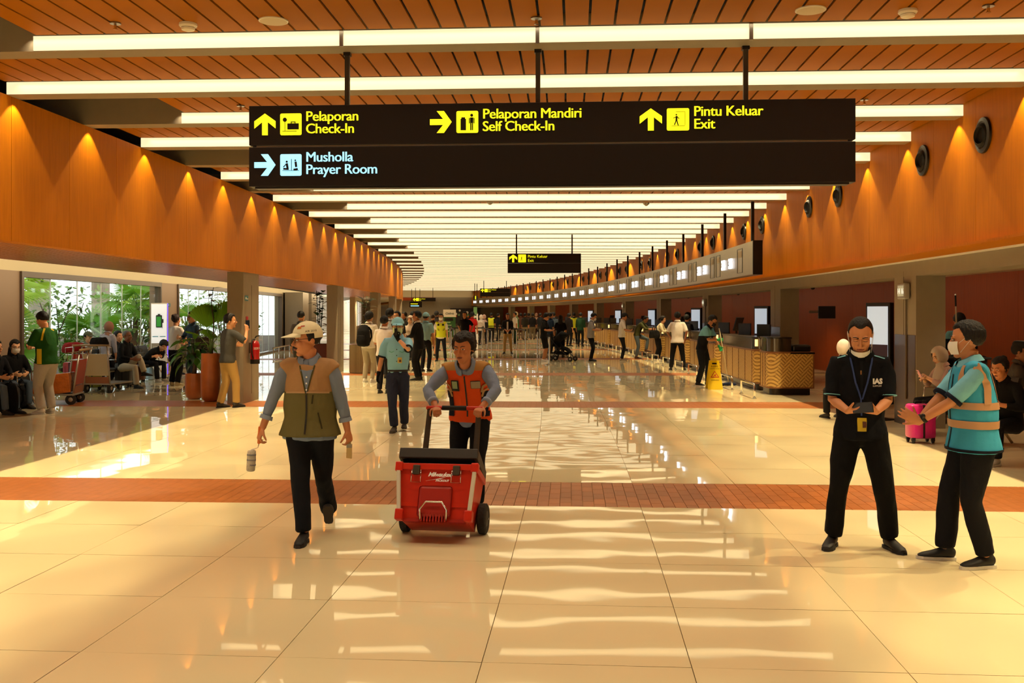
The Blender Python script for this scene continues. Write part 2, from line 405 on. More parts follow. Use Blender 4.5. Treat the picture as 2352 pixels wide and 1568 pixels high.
for i, (a, b) in enumerate(wins):
    o = arc_box(a, b, NW - .12, NW + .05, 2.40, 2.52, 2).build('window_%d' % (i + 1), FR); o['kind'] = 'structure'
    arc_box(a, b, NW - .12, NW + .05, 0, .06, 2).build('window_sill', FR, o)
    for e in (a, b - .09): arc_box(e, e + .09, NW - .12, NW + .05, .06, 2.4).build('window_frame', FR, o)
    np_ = max(3, int(round((b - a) / 1.25)))
    for j in range(np_):
        a0 = a + .09 + (b - a - .18) * j / np_; b0 = a + .09 + (b - a - .18) * (j + 1) / np_
        mb = MB(); mb.hexa([W(a0 + .006, NW - .045, .06), W(b0 - .006, NW - .045, .06), W(b0 - .006, NW - .035, .06), W(a0 + .006, NW - .035, .06), W(a0 + .006, NW - .045, 2.4), W(b0 - .006, NW - .045, 2.4), W(b0 - .006, NW - .035, 2.4), W(a0 + .006, NW - .035, 2.4)])
        mb.build('pane', GLASS, o)
        if j: MB().box(-.008, .008, -.012, .012, .06, 2.4).build('mullion', mat('silicone_edge', 'c9d2cb', .4), o, loc=W(a0, NW - .04), rz=HD(a0))
# grey piers and shop front further along on the left
for s in (45.6, 48.6): 
    arc = ST('wall_fin', arc_box(s, s + 1.9, NW + .1, NW + .9, 0, 2.6, 1), GREY)
ST('wall_left_end', arc_box(58, 106, -9.0, -8.7, 0, 2.9, 4), mat('shop_cream', 'cdbb98', .7))
ST('ceiling_left_end', arc_box(56, 106, -9, -6.2, 2.6, 2.7, 4), GREY)
shop = ST('window_9', arc_box(60, 70, -8.69, -8.66, .9, 2.35, 3), mat('lit_shopfront', 'fff2d8', .5, emit=1.4))
for i in range(5): arc_box(60 + i * 2, 60.12 + i * 2, -8.68, -8.62, .5, 2.4).build('window_frame', FR, shop)
# ---- right side: soffit, beam, columns, counter wall
ST('ceiling_soffit', arc_box(-4, 105, 4.35, 4.92, 2.44, 2.47, 3), WOOD)
ST('trim_20', arc_box(-4, 105, 4.86, 4.95, 2.425, 2.455, 3), WHITE)
ST('trim_21', arc_box(-4, 105, 4.95, 5.4, 2.22, 2.6, 3), GREY)
ST('ceiling_right', arc_box(-4, 105, 5.4, 9.2, 2.42, 2.5, 4), mat('soffit_pale', 'cbb59c', .7))
for s in (6.5, 14.69, 22.72, 30.96, 39.28, 47.6, 55.9, 64.2, 72.5, 80.8, 89.1):
    o = ST('column', MB().box(-.21, .21, 0, .92, 0, 2.42), GREY); o.location = W(s, 5.16); o.rotation_euler.z = HD(s)
    MB().box(-.214, -.209, .5, .515, .1, 2.3).build('conduit', GREYD, o)
    MB().box(-.216, -.2, .02, .9, 0, 1.35).build('dado_panel', mat('dado_brown', '3d2a1c', .3), o)
cw = panel_wall('wall_counter', 7.9, 0, 2.42, -4, 105, 2.18, REDWALL, side=1)
o = ST('door_1', arc_box(10.6, 11.9, 7.82, 7.87, 0, 2.3), mat('door_white', 'c9b9a2', .6))
arc_box(11.9, 12.3, 7.74, 7.87, 0, 2.42).build('door_frame', mat('red_dark', '5c2410', .4), o)
arc_box(11.8, 11.84, 7.78, 7.82, .95, 1.1).build('door_handle', STEEL, o)
# ---- end wall
ST('wall_end', arc_box(105, 105.3, -12, 10, 0, 3.35, 2), GREY)
ST('wall_end_upper', arc_box(104.2, 104.5, -12, 10, 3.3, 4.6, 2), CREAMW)
o = ST('door_2', arc_box(104.92, 105, -5.2, -3.6, 0, 2.3), GREYD); arc_box(104.9, 104.95, -3.9, -3.85, 1, 1.2).build('door_handle', STEEL, o)
ST('trim_30', arc_box(104.8, 105, -5.6, .5, 2.95, 3.25), mat('orange_sign_band', 'b4491c', .5))
ST('wall_back', arc_box(-12.3, -12, -24, 12, -.2, 4.6), CREAMW)
# ---- outdoors beyond the windows
gd = MB(); 
ST('ground', arc_box(0, 80, -40, -11.3, -.3, -.06, 5), mat('garden_soil', '4a3a26', .9, var=.3, vscale=2))
for s in (21.5, 25.2, 31, 35, 41):
    o = ST('column', MB().lathe([(.35, 0), (.35, 4.2)], 20), mat('garden_column', 'b7a890', .6)); o.location = W(s, -17.5)
ST('ceiling_canopy', arc_box(10, 60, -19.5, -17.0, 4.2, 4.4, 4), mat('canopy_white', 'dcd6c8', .8))
# ================================================================ PEOPLE
def V(*a): return Vector(a)
def remesh(mb, vox, sm=3, disp=0.0, dsc=9.0, seed=0.0, cut=None):
    me = bpy.data.meshes.new('t'); bmesh.ops.recalc_face_normals(mb.bm, faces=mb.bm.faces[:]); mb.bm.to_mesh(me); mb.bm.free()
    o = baked(me)
    r = o.modifiers.new('r', 'REMESH'); r.mode = 'VOXEL'; r.voxel_size = vox; r.adaptivity = 0; r.use_smooth_shade = True
    if sm:
        k = o.modifiers.new('s', 'SMOOTH'); k.factor = .5; k.iterations = sm
    out = bake(o); bpy.data.meshes.remove(me)
    if disp:
        sv = Vector((seed, seed * 1.7, 0))
        ns = [v.normal.copy() for v in out.vertices]
        for v, n in zip(out.vertices, ns):
            c = v.co; q = Vector((c.x * dsc * 1.2, c.y * dsc * 1.2, c.z * dsc * .55)) + sv
            v.co = c + n * disp * (noise.noise(q) + .6 * noise.noise(q * 2.1))
    out.polygons.foreach_set('use_smooth', [True] * len(out.polygons))
    return out
def ik(a, b, l1, l2, hint):
    d = b - a; L = d.length; mx = (l1 + l2) * .999
    if L > mx: b = a + d * (mx / L); d = b - a; L = mx
    x = (l1 * l1 - l2 * l2 + L * L) / (2 * L); h = math.sqrt(max(0, l1 * l1 - x * x)); u = d / L
    p = Vector(hint) - u * Vector(hint).dot(u)
    if p.length < 1e-4: p = u.orthogonal()
    return a + u * x + p.normalized() * h, b
SKIN = {}
def skin(c='b07a55'): return mat('skin_' + c, ''.join('%02x' % min(255, int(int(c[i:i + 2], 16) * 1.13)) for i in (0, 2, 4)), .55, spec=.35, var=.04, vscale=12)
def fab(c, b=.25, sc=28): return mat('fabric_' + c, c, .85, spec=.2, bump=b, bscale=sc)
def hand(mb, w, d, pn, side, curl, fr=.0085, k=1.0, spread=.1):
    """w wrist, d hand direction, pn palm normal (the way the fingers curl); side +1 when the thumb is on +cross"""
    d = d.normalized(); pn = (pn - d * pn.dot(d)).normalized(); t = d.cross(pn) * side
    mb.tube([w - d * .012, w + d * .02, w + d * .055, w + d * .088], [(.027, .021), (.033, .019), (.040, .016), (.037, .013)], 12, ref=t, cap=.6)
    for i, (o, L) in enumerate(((.029, .072), (.0095, .082), (-.0095, .076), (-.028, .06))):
        b0 = w + d * (.082 - abs(i - 1.2) * .004) + t * o; dd = (d + t * (spread * (1.5 - i))).normalized(); pts = [b0 - dd * .02, b0]; ang = 0
        for seg, q in ((.45, .9), (.32, 1.2), (.23, .8)):
            ang += curl * q; pts.append(pts[-1] + (dd * math.cos(ang) + pn * math.sin(ang)) * (L * seg))
        mb.tube(pts, [fr * 1.1, fr * 1.1, fr, fr * .9, fr * .75], 8, ref=t, cap=.8)
    b0 = w + d * .022 + t * .03; c = curl * .6
    td = (d * .75 + t * .65 + pn * .25).normalized(); pts = [w + d * .015 + t * .015, b0, b0 + td * .035, b0 + td * .035 + (td * math.cos(c) + (pn * .7 - t * .5) * math.sin(c)).normalized() * .028]
    pts.append(pts[-1] + (td * math.cos(c * 1.5) + (pn * .7 - t * .6) * math.sin(c * 1.5)).normalized() * .02)
    mb.tube(pts, [fr * 1.6, fr * 1.6, fr * 1.25, fr * 1.1, fr * .85], 8, cap=.8)
class Person: pass
def person(label, loc, rz=0.0, h=1.68, near=False, lean=4, side=0, twist=0, hy=0, hp=0, ht=0, hip=None,
           rh=None, lh=None, re=(-.6, .5, -.3), le=(.6, .5, -.3), rf=None, lf=None, rk=(-.1, -1, 0), lk=(.1, -1, 0),
           rhd=None, lhd=None, rpn=None, lpn=None, rc=.45, lc=.45, sk='a8714c', shirt='dddddd', sleeve=.72, cuff=None, hem=-.16, fat=1.0,
           pants='15151a', plen=1.0, shoe='1a1715', sole='1a1715', hair='short', hairc='0d0a09', face=None, mask=None, group=None, collar=True,
           belt=None, open_shirt=None, legw=1.0, skirt=False, glove=None, vox=None, torso_only=False, smat=None, barefoot=False, sitz=None, flare=0.0):
    P = Person(); fine = near
    root = empty('person', loc, rz, label, 'person', group, scale=h / 1.755); P.root = root
    dist = Vector((loc[0], loc[1], 0)).length
    vb = vox or (.0058 if near else (.0085 if dist < 26 else .013)); vc = .0125 if near else (.017 if dist < 30 else .024)
    hipz = .905
    hp0 = V(*(hip or (0, 0, hipz)))
    LN = math.radians(lean); SD = math.radians(side)
    def up(a, b=0): return V(math.sin(b), -math.sin(a) * math.cos(b), math.cos(a) * math.cos(b))
    # spine
    sp = [hp0 + V(0, 0, -.04)]; pts = [hp0]
    N = 6; cur = hp0.copy()
    for i in range(N):
        a = LN * (.35 + 1.25 * i / (N - 1)) if hip is None or hip[2] > .7 else LN * (.7 + .7 * i / (N - 1)); cur = cur + up(a, SD * (.4 + .9 * i / N)) * (.53 / N); pts.append(cur.copy())
    neck = pts[-1]; ub = (pts[-1] - pts[-2]).normalized()
    tw = math.radians(twist); fx = V(math.cos(tw), math.sin(tw), 0); rgt = (fx - ub * fx.dot(ub)).normalized()      # +x side = the person's left
    fwd = rgt.cross(ub) * -1 if rgt.cross(ub).y > 0 else rgt.cross(ub)
    sc = neck - ub * .055
    sh = {-1: sc - rgt * .180 * (.97 + .03 * fat), 1: sc + rgt * .180 * (.97 + .03 * fat)}
    P.neck, P.rgt, P.fwd, P.ub, P.sh = neck, rgt, fwd, ub, sh
    # head frame
    yaw = tw + math.radians(hy); pit = math.radians(hp) + LN * .35
    hb = neck + ub * .022 + up(LN * .6) * .038
    RM = Matrix.Rotation(yaw, 4, 'Z') @ Matrix.Rotation(pit, 4, 'X') @ Matrix.Rotation(math.radians(ht), 4, 'Y')
    hc = hb + (RM @ V(0, -.012, .112)); HM = Matrix.Translation(hc) @ RM @ Matrix.Scale(1.1, 4); P.HM = HM
    # arms
    arm = {}
    for s_, tgt, hint in ((-1, rh, re), (1, lh, le)):
        base = sh[s_]
        if tgt is None: tgt = base + V(s_ * .06, -.03, -.53)
        el, wr = ik(base, V(*tgt), .275, .245, hint); arm[s_] = (base, el, wr)
    P.arm = arm
    # legs
    leg = {}
    for s_, tgt, hint in ((-1, rf, rk), (1, lf, lk)):
        j = hp0 + V(s_ * .088, 0, -.02)
        if tgt is None: tgt = (s_ * .10, 0, 0, s_ * 8)
        tgt = tuple(tgt) + (0,) * (5 - len(tgt))
        an = V(tgt[0], tgt[1], tgt[2] + .085); kn, an = ik(j, an, .42, .40, hint); leg[s_] = (j, kn, an, math.radians(tgt[3]), math.radians(tgt[4]))
    P.leg = leg
    # ---- body (one skin)
    mb = MB()
    T = lambda x, y, z: HM @ V(x, y, z)
    mb.blob((0, .014, .032), (.075, .094, .086), HM, 20, 14); mb.blob((0, -.020, -.034), (.061, .070, .083), HM, 18, 12)
    if fine or dist < 30:
        mb.blob((0, -.060, -.098), (.026, .024, .019), HM); mb.tube([T(0, -.082, .012), T(0, -.098, -.014), T(0, -.106, -.028)], [.0075, .0105, .0125], 8, cap=.7)
        for q in (-1, 1):
            mb.blob((q * .011, -.094, -.031), (.009, .011, .008), HM, 8, 6); mb.blob((q * .040, -.062, -.022), (.021, .022, .02), HM, 10, 7)
            mb.blob((q * .030, -.076, .024), (.026, .014, .009), HM, 10, 7); mb.blob((q * .076, .008, -.004), (.009, .019, .031), HM @ Matrix.Rotation(q * .25, 4, 'Z'), 10, 8)
        mb.blob((0, -.084, -.060), (.023, .011, .010), HM, 10, 7)
    mb.tube([neck - ub * .06, neck + ub * .02, T(0, .02, -.07)], [.066, .055, .054], 14, cap=.3)
    core = [(.115, .075)] * 3 + [(.12, .08)] * 2 + [(.11, .07), (.06, .055)]
    mb.tube(pts, core, 14, ref=rgt)
    for s_ in (-1, 1):
        b, e, w = arm[s_]
        if glove and glove.get(s_): pass
        mb.tube([neck - ub * .05, b, b.lerp(e, .5), e, e.lerp(w, .3), e.lerp(w, .7), w], [.04, .043, .042, .037, .038, .031, .0265], 10, cap=.4)
        f = (w - e).normalized(); hd = V(*(rhd if s_ < 0 else lhd)) if (rhd if s_ < 0 else lhd) else f; pn = (rpn if s_ < 0 else lpn); pn = V(*pn) if pn else V(-s_ * .9, -.2, 0)
        if not (glove and glove.get(s_)):
            hand(mb, w, hd, pn, 1 if (hd.cross(pn)).dot(V(0, -1, .35)) > 0 else -1, rc if s_ < 0 else lc, .0088 if fine else .0105)
    for s_ in (-1, 1):
        j, k, a, y, pt = leg[s_]
        mb.tube([hp0, j, k, k.lerp(a, .35), a], [.06, .06, .05 if plen < .9 else .045, .052 if plen < .9 else .045, .036], 10, cap=.3)
        if barefoot:
            fd = V(math.sin(y), -math.cos(y), 0); mb.tube([a - V(0, 0, .05), a + fd * .06 - V(0, 0, .06), a + fd * .15 - V(0, 0, .07)], [(.034, .04), (.04, .028), (.042, .014)], 10, ref=V(math.cos(y), math.sin(y), 0), cap=.8)
    P.body = link('body', remesh(mb, vb, 2), root); P.body.data.materials.append(skin(sk))
    # ---- gloves
    if glove:
        for s_ in (-1, 1):
            if glove.get(s_):
                g = MB(); b, e, w = arm[s_]; f = (w - e).normalized(); hd = V(*(rhd if s_ < 0 else lhd)) if (rhd if s_ < 0 else lhd) else f; pn = (rpn if s_ < 0 else lpn); pn = V(*pn) if pn else V(-s_ * .9, -.2, 0)
                g.tube([w - f * .05, w], [.034, .031], 10, cap=.2)
                hand(g, w, hd, pn, 1 if (hd.cross(pn)).dot(V(0, -1, .35)) > 0 else -1, rc if s_ < 0 else lc, .0105)
                o = link('glove', remesh(g, vb, 1), root); o.data.materials.append(fab(glove[s_]))
    # ---- shirt
    mb = MB(); f = fat
    ux = .016 if hem < -.05 else -.012
    prof = [(hem, .172 * f + flare + ux, .122 * f + flare + ux), (-.02, .168 * f + ux * .8, .120 * f + ux * .8), (.14, .160 * f, .116 * f), (.3, .166 * f, .122 * f), (.5, .174 * (.6 + .4 * f), .126 * (.5 + .5 * f)), (.7, .180, .122), (.86, .166, .104), (.97, .105, .088), (1.02, .074, .074), (1.04, .060, .062)]
    def spine(t):
        if t <= 0:
            return hp0 + (up(LN * .2) * (.53 * t))
        x = min(t, .999) * N; i = int(x); return pts[i].lerp(pts[i + 1], x - i) + (ub * (.53 * (t - 1)) if t > 1 else V(0, 0, 0))
    if hip is not None and hip[2] < .7 and hem < -.06: prof[0] = (-.06, prof[0][1], prof[0][2])
    P.spine, P.prof = spine, prof
    rp = [V(1, 0, 0).lerp(rgt, max(0, min(1, t))) for t, _, _ in prof]
    mb.tube([spine(t) for t, _, _ in prof], [(a, b) for _, a, b in prof], 22, ref=rgt)
    for s_ in (-1, 1):
        b, e, w = arm[s_]
        m = [neck - ub * .045 + rgt * s_ * .05, b - ub * .005 - rgt * s_ * .01, b.lerp(e, .3)]; r = [(.062, .057), .068, .065]
        if sleeve <= 1: m.append(b.lerp(e, sleeve)); r.append(.064)
        else:
            m += [b.lerp(e, .7), e, e.lerp(w, .3)]; r += [.056, .051, .048]
            if sleeve > 1.35: m.append(e.lerp(w, sleeve - 1)); r.append(.040)
        mb.tube(m, r, 14, cap=.25)
    P.shirt = link('shirt', remesh(mb, vc, 3, .008 if near else .005, 9, rz * 3 + h), root); P.shirt.data.materials.append(smat or fab(shirt))
    if cuff:
        for s_ in (-1, 1):
            b, e, w = arm[s_]; a0 = b.lerp(e, sleeve - .06) if sleeve <= 1 else e.lerp(w, sleeve - 1.12); a1 = b.lerp(e, sleeve + .04) if sleeve <= 1 else e.lerp(w, sleeve - .98)
            R_ = .0655 if sleeve <= 1 else .046
            MB().tube([a0, a1], [R_, R_], 16).build('cuff', fab(cuff), root, smooth=True)
    if collar:
        cb = MB(); cc = fab(collar if isinstance(collar, str) else shirt); seg = 20; base = neck + ub * .026; rings = []
        for q in range(4):
            row = []
            for i in range(seg + 1):
                t = math.pi / 2 + .30 + (2 * math.pi - .60) * i / seg; fr_ = max(0.0, math.sin(t)); top = .040 - .038 * fr_; rr = (.074, .067, .078, .100)[q]; dz = (top - .05, top, top - .008, top - .045 - .040 * fr_ ** 6)[q]
                row.append(cb.bm.verts.new(base + rgt * (rr * math.cos(t)) + fwd * ((rr + .008 * fr_) * math.sin(t)) + ub * dz))
            rings.append(row)
        for A, B in zip(rings, rings[1:]):
            for i in range(seg): cb.bm.faces.new((A[i], A[i + 1], B[i + 1], B[i]))
        cb.build('collar', cc, root, smooth=True)
    # ---- trousers
    mb = MB(); lw = legw
    tt = .04 if hem > -.1 else .0
    mb.tube([spine(tt + .07), spine(tt), hp0 + V(0, .0, -.07), hp0 + V(0, .0, -.13)], [(.146 * f, .106 * f), (.158 * f, .114 * f), (.165 * f, .120 * f), (.10, .08)], 18, ref=V(1, 0, 0))
    for s_ in (-1, 1):
        j, k, a, y, pt = leg[s_]
        if skirt:
            continue
        if plen >= .9:
            mb.tube([hp0 + V(s_ * .05, .0, -.03), j + (k - j) * .12, j.lerp(k, .5), k, k.lerp(a, .4), k.lerp(a, .97)], [.088 * f, .096 * f * (.5 + .5 * lw), .082 * lw, .066 * lw, .064 * lw, .060 * lw], 16, cap=.15)
        else:
            mb.tube([hp0 + V(s_ * .05, .0, -.03), j + (k - j) * .12, j.lerp(k, .5), j.lerp(k, min(1, plen * 1.6))], [.088, .098, .09, .088], 16, cap=.1)
    if skirt:
        kn = (leg[-1][1] + leg[1][1]) / 2; an = (leg[-1][2] + leg[1][2]) / 2
        mb.tube([hp0 + V(0, 0, -.05), hp0.lerp(kn, .5), kn, kn.lerp(an, .5), an], [(.16, .12), (.17, .13), (.17, .12), (.18, .13), (.2, .15)], 20, ref=V(1, 0, 0), cap=.1)
    P.pants = link('trousers', remesh(mb, vc, 3, .010 if near else .005, 8, rz * 5 + h), root); P.pants.data.materials.append(fab(pants))
    if belt:
        MB().tube([spine(.03), spine(.085)], [(.163 * f, .121 * f), (.163 * f, .121 * f)], 24, ref=V(1, 0, 0)).build('belt', mat('belt', belt, .5), root, smooth=True)
    # ---- shoes
    for s_ in (-1, 1):
        j, k, a, y, pt = leg[s_]
        if barefoot: continue
        M = Matrix.Translation(a) @ Matrix.Rotation(y, 4, 'Z') @ Matrix.Rotation(pt, 4, 'X')
        mb = MB(); q = lambda x, yy, z: M @ V(x, yy, z)
        mb.tube([q(0, .055, -.035), q(0, .03, -.03), q(0, -.03, -.035), q(0, -.09, -.048), q(0, -.15, -.056), q(0, -.185, -.062)], [(.030, .036), (.037, .042), (.039, .040), (.044, .030), (.042, .022), (.028, .014)], 14, ref=(M.to_3x3() @ V(1, 0, 0)), cap=.5)
        mb.tube([q(0, .012, -.03), q(0, .012, .02)], [(.036, .046), (.036, .042)], 12, ref=(M.to_3x3() @ V(1, 0, 0)))
        o = link('shoe', remesh(mb, .008 if near else .012, 2), root); o.data.materials.append(mat('shoe_' + shoe, shoe, .6))
        sb = MB(); outl = [(.0, .078), (.028, .068), (.038, .03), (.036, -.04), (.047, -.1), (.044, -.16), (.022, -.2), (-.01, -.203), (-.038, -.17), (-.046, -.11), (-.037, -.04), (-.038, .03), (-.028, .068)]
        A = [sb.bm.verts.new(q(x, yy, -.084)) for x, yy in outl]; B = [sb.bm.verts.new(q(x * .98, yy * .98, -.062)) for x, yy in outl]
        for i in range(len(outl)): sb.bm.faces.new((A[i], A[(i + 1) % len(outl)], B[(i + 1) % len(outl)], B[i]))
        sb.bm.faces.new(A); sb.bm.faces.new(B); sb.build('sole', mat('sole_' + sole, sole, .7), o)
    # ---- face details
    if fine or dist < 22 or face:
        for q in (-1, 1):
            e = MB(); e.blob((q * .031, -.0795, .006), (.0145, .0075, .0062), HM, 12, 8); eo = e.build('eye', mat('eye_white', 'd9cfc4', .3), root, smooth=True)
            if face and 'down' in face:
                e = MB(); e.blob((q * .031, -.0800, .0075), (.0155, .0082, .0064), HM, 12, 8); e.build('eyelid', skin(sk), root, smooth=True); e = MB(); e.tube([T(q * .017, -.0855, .0015), T(q * .031, -.0885, .0005), T(q * .046, -.082, .002)], .0014, 6); e.build('lash', mat('brow', '0e0907', .8), root, smooth=True)
            else:
                e = MB(); e.blob((q * .031, -.0845, .006), (.0062, .0032, .0058), HM, 10, 8); e.build('iris', mat('iris', '140c08', .2), eo, smooth=True)
            e = MB(); e.tube([T(q * .013, -.0885, .024), T(q * .03, -.089, .031), T(q * .048, -.079, .026)], [(.0042, .0035), (.0048, .0035), (.003, .003)], 8, cap=.5); e.build('eyebrow', mat('brow', '0e0907', .8), root, smooth=True)
            e = MB(); e.tube([T(q * .015, -.0845, .010), T(q * .031, -.0875, .0145), T(q * .047, -.078, .009)], [.0028, .0036, .0026], 6, cap=.5); e.build('eyelid', skin(sk), root, smooth=True)
        e = MB(); e.tube([T(-.022, -.086, -.061), T(0, -.0955, -.0575), T(.022, -.086, -.061)], [(.0035, .004), (.0055, .006), (.0035, .004)], 8, cap=.5)
        e.tube([T(-.018, -.087, -.065), T(0, -.094, -.066), T(.018, -.087, -.065)], [(.003, .004), (.006, .006), (.003, .004)], 8, cap=.5); e.build('lips', mat('lips', '8a4a3a', .5), root, smooth=True)
        if face and 'moustache' in face:
            e = MB(); e.tube([T(-.030, -.082, -.055), T(0, -.100, -.046), T(.030, -.082, -.055)], [.003, .0065, .003], 8, cap=.5); e.build('moustache', mat('brow', '0e0907', .8), root, smooth=True)
        if face and 'glasses' in face:
            e = MB()
            for q in (-1, 1):
                c = T(q * .032, -.097, .004); ring = [HM @ V(q * .032 + .023 * math.cos(t), -.097 + .004 * abs(math.cos(t)) , .004 + .019 * math.sin(t)) for t in (2 * math.pi * i / 14 for i in range(15))]
                e.tube(ring, .0022, 6); e.tube([T(q * .054, -.094, .01), T(q * .078, -.02, .01), T(q * .08, .015, .006)], .0022, 6)
            e.tube([T(-.01, -.099, .006), T(.01, -.099, .006)], .002, 6); go = e.build('spectacles', mat('frame_dark', '17100d', .3), root, smooth=True)
    if mask:
        kind, mc = mask
        e = MB(); seg = 12; rows = 7; dz = -.018 if kind == 'up' else -.062; grid = []
        for i in range(rows):
            v = i / (rows - 1); z = dz + .012 - .085 * v if kind == 'up' else dz - .02 - .04 * v; row = []
            for jx in range(seg + 1):
                t = (jx / seg - .5) * 2.5; bul = .017 * math.sin(math.pi * min(1, v * 1.0 + .08)) + .012 if kind == 'up' else .004 + .004 * math.sin(math.pi * v)
                r_ = (.066 if kind == 'up' else .060) * (1 - .28 * max(0, v - .55)); row.append(e.bm.verts.new(HM @ V(math.sin(t) * (r_ + .004), -.028 - math.cos(t) * (.058 + bul), z)))
            grid.append(row)
        for A, B in zip(grid, grid[1:]):
            for jx in range(seg): e.bm.faces.new((A[jx], A[jx + 1], B[jx + 1], B[jx]))
        o = e.build('face_mask', mat('mask_' + mc, mc, .8), root, smooth=True)
        for q in (-1, 1): MB().tube([T(q * .066, -.045, dz), T(q * .083, .01, .025), T(q * .084, .025, 0), T(q * .066, -.04, dz - .06)], .0014, 6).build('ear_loop', mat('mask_' + mc, mc, .8), o, smooth=True)
    # ---- hair / headwear
    hm = mat('hair_' + hairc, hairc, .6, spec=.35, bump=.6, bscale=90, stretch=(1, 1, .2))
    def shell(kr, keep, name, m, jit=.004, u=32, v=22, c=(0, .014, .032), r=(.075, .094, .086), lim=None):
        b = MB()
        if near: u, v = u * 2, v * 2
        b.blob((0, 0, 0), (1, 1, 1), None, u, v); bad = []
        for vt in b.bm.verts:
            d = vt.co.normalized(); k_ = kr
            if lim:
                z0 = d.z * r[2] + c[2]; f_ = (z0 - lim(V(d.x * r[0] + c[0], d.y * r[1] + c[1], z0))) / .026; f_ = max(0, min(1, f_ + .15))
                k_ = -.010 + (kr + .010) * (f_ * f_ * (3 - 2 * f_)); 
                if f_ <= 0 and z0 < -.01: bad.append(vt)
            p = V(d.x * (r[0] + k_), d.y * (r[1] + k_), d.z * (r[2] + k_)); nn = noise.noise(p * 60 + V(h * 9, 0, 0)) * jit * (1 if k_ > 0 else 0); p = p * (1 + nn / .09) + V(*c); vt.co = p
            if keep and not keep(p): bad.append(vt)
        bmesh.ops.delete(b.bm, geom=list(set(bad)), context='VERTS')
        for vt in b.bm.verts: vt.co = HM @ vt.co
        return b.build(name, m, root, smooth=True)
    def hlim(fr=.068, sd=.005, bk=-.05):
        def f(p):
            if p.y < -.035: return fr - .006 * math.cos(p.x * 50)
            if p.y < .012: return sd - .018 + (fr - sd + .018) * max(0, min(1, (-p.y - .005) / .03)) ** .7
            return sd - .018 + (bk - sd + .018) * min(1, (p.y - .012) / .045)
        return f
    if hair == 'short': shell(.014, None, 'hair', hm, lim=hlim())
    elif hair == 'buzz': shell(.006, None, 'hair', hm, .001, lim=hlim(.078, .02, -.04))
    elif hair == 'thick':
        shell(.024, None, 'hair', hm, .008, lim=hlim(.058, -.002, -.058))
    elif hair in ('bun', 'long', 'pony'):
        o = shell(.014, None, 'hair', hm, .004, lim=hlim(.064, -.03, -.075))
        b = MB()
        if hair == 'bun': b.blob((0, .09, .085), (.04, .038, .036), HM, 14, 10)
        elif hair == 'pony': b.tube([T(0, .095, .04), T(0, .14, .0), T(0, .13, -.12)], [.03, .035, .012], 12, cap=.6)
        else: b.tube([T(0, .045, .03), T(0, .075, -.06), T(0, .085, -.2), T(0, .075, -.32)], [(.078, .05), (.088, .045), (.09, .035), (.06, .02)], 16, ref=RM.to_3x3() @ V(1, 0, 0), cap=.4)
        b.build('tress', hm, o, smooth=True)
    elif hair and hair[0] == 'hijab':
        b = MB(); c = fab(hair[1], .2, 20)
        b2 = shell(.020, lambda p: not (p.y < -.03 and abs(p.x) < .058 and -.2 < p.z < .07), 'headscarf', c, .003, c=(0, .008, .012), r=(.078, .098, .112))
        seg = 20; rings = []
        for rr, ry, dz, oy in ((.070, .078, -.085, 0), (.080, .086, -.135, .0), (.125, .11, -.19, .0), (.19, .135, -.245, .0), (.2, .15, -.32, 0)):
            cc = hc.lerp(neck, min(1, -dz / .23)) + V(0, 0, 0); z = hc.z + dz
            rings.append([b.bm.verts.new(V(cc.x, cc.y + oy, z) + rgt * (rr * math.cos(t)) + fwd * (ry * math.sin(t)) + V(0, 0, .012 * math.sin(5 * t + h * 7))) for t in (2 * math.pi * i / seg for i in range(seg))])
        for A, B in zip(rings, rings[1:]):
            for i in range(seg): b.bm.faces.new((A[i], A[(i + 1) % seg], B[(i + 1) % seg], B[i]))
        b.build('drape', c, b2, smooth=True)
    elif hair and hair[0] in ('cap', 'peci'):
        shell(.008, None, 'hair', mat('hair_' + '14100e', '14100e', .8), .002, lim=hlim(.075, -.002, -.05))
        cc = mat('cap_' + hair[1], hair[1], .8, bump=.1, bscale=200)
        if hair[0] == 'cap':
            co = shell(.018, lambda p: p.z > .040 + .10 * max(-.05, -p.y) * .15 - (.03 if p.y > .03 else 0), 'cap', cc, 0)
            b = MB(); top = []; bot = []; seg = 14
            for i in range(seg + 1):
                t = math.pi * (i / seg); x = math.cos(t) * .074; top.append((x, -.058 - .03 * math.sin(t), .046 + .012 * math.sin(t)))
                bot.append((x * 1.02, -.062 - .125 * math.sin(t) ** .8, .030 + .006 * math.sin(t)))
            for off in (0, -.005):
                A = [b.bm.verts.new(HM @ V(x, y, z + off)) for x, y, z in top]; B = [b.bm.verts.new(HM @ V(x, y, z + off)) for x, y, z in bot]
                for i in range(seg): b.bm.faces.new((A[i], A[i + 1], B[i + 1], B[i]))
            b.build('brim', cc, co, smooth=True); P.cap = co
            b = MB(); b.blob((0, .012, .137), (.008, .008, .005), HM, 8, 6); b.build('cap_button', cc, co, smooth=True)
        else:
            b = MB(); b.tube([T(0, .012, .045), T(0, .012, .10), T(0, .012, .125)], [(.086, .105), (.084, .10), (.07, .085)], 22, ref=RM.to_3x3() @ V(1, 0, 0), cap=.15); b.build('cap', cc, root, smooth=True)
    P.h = h; return P
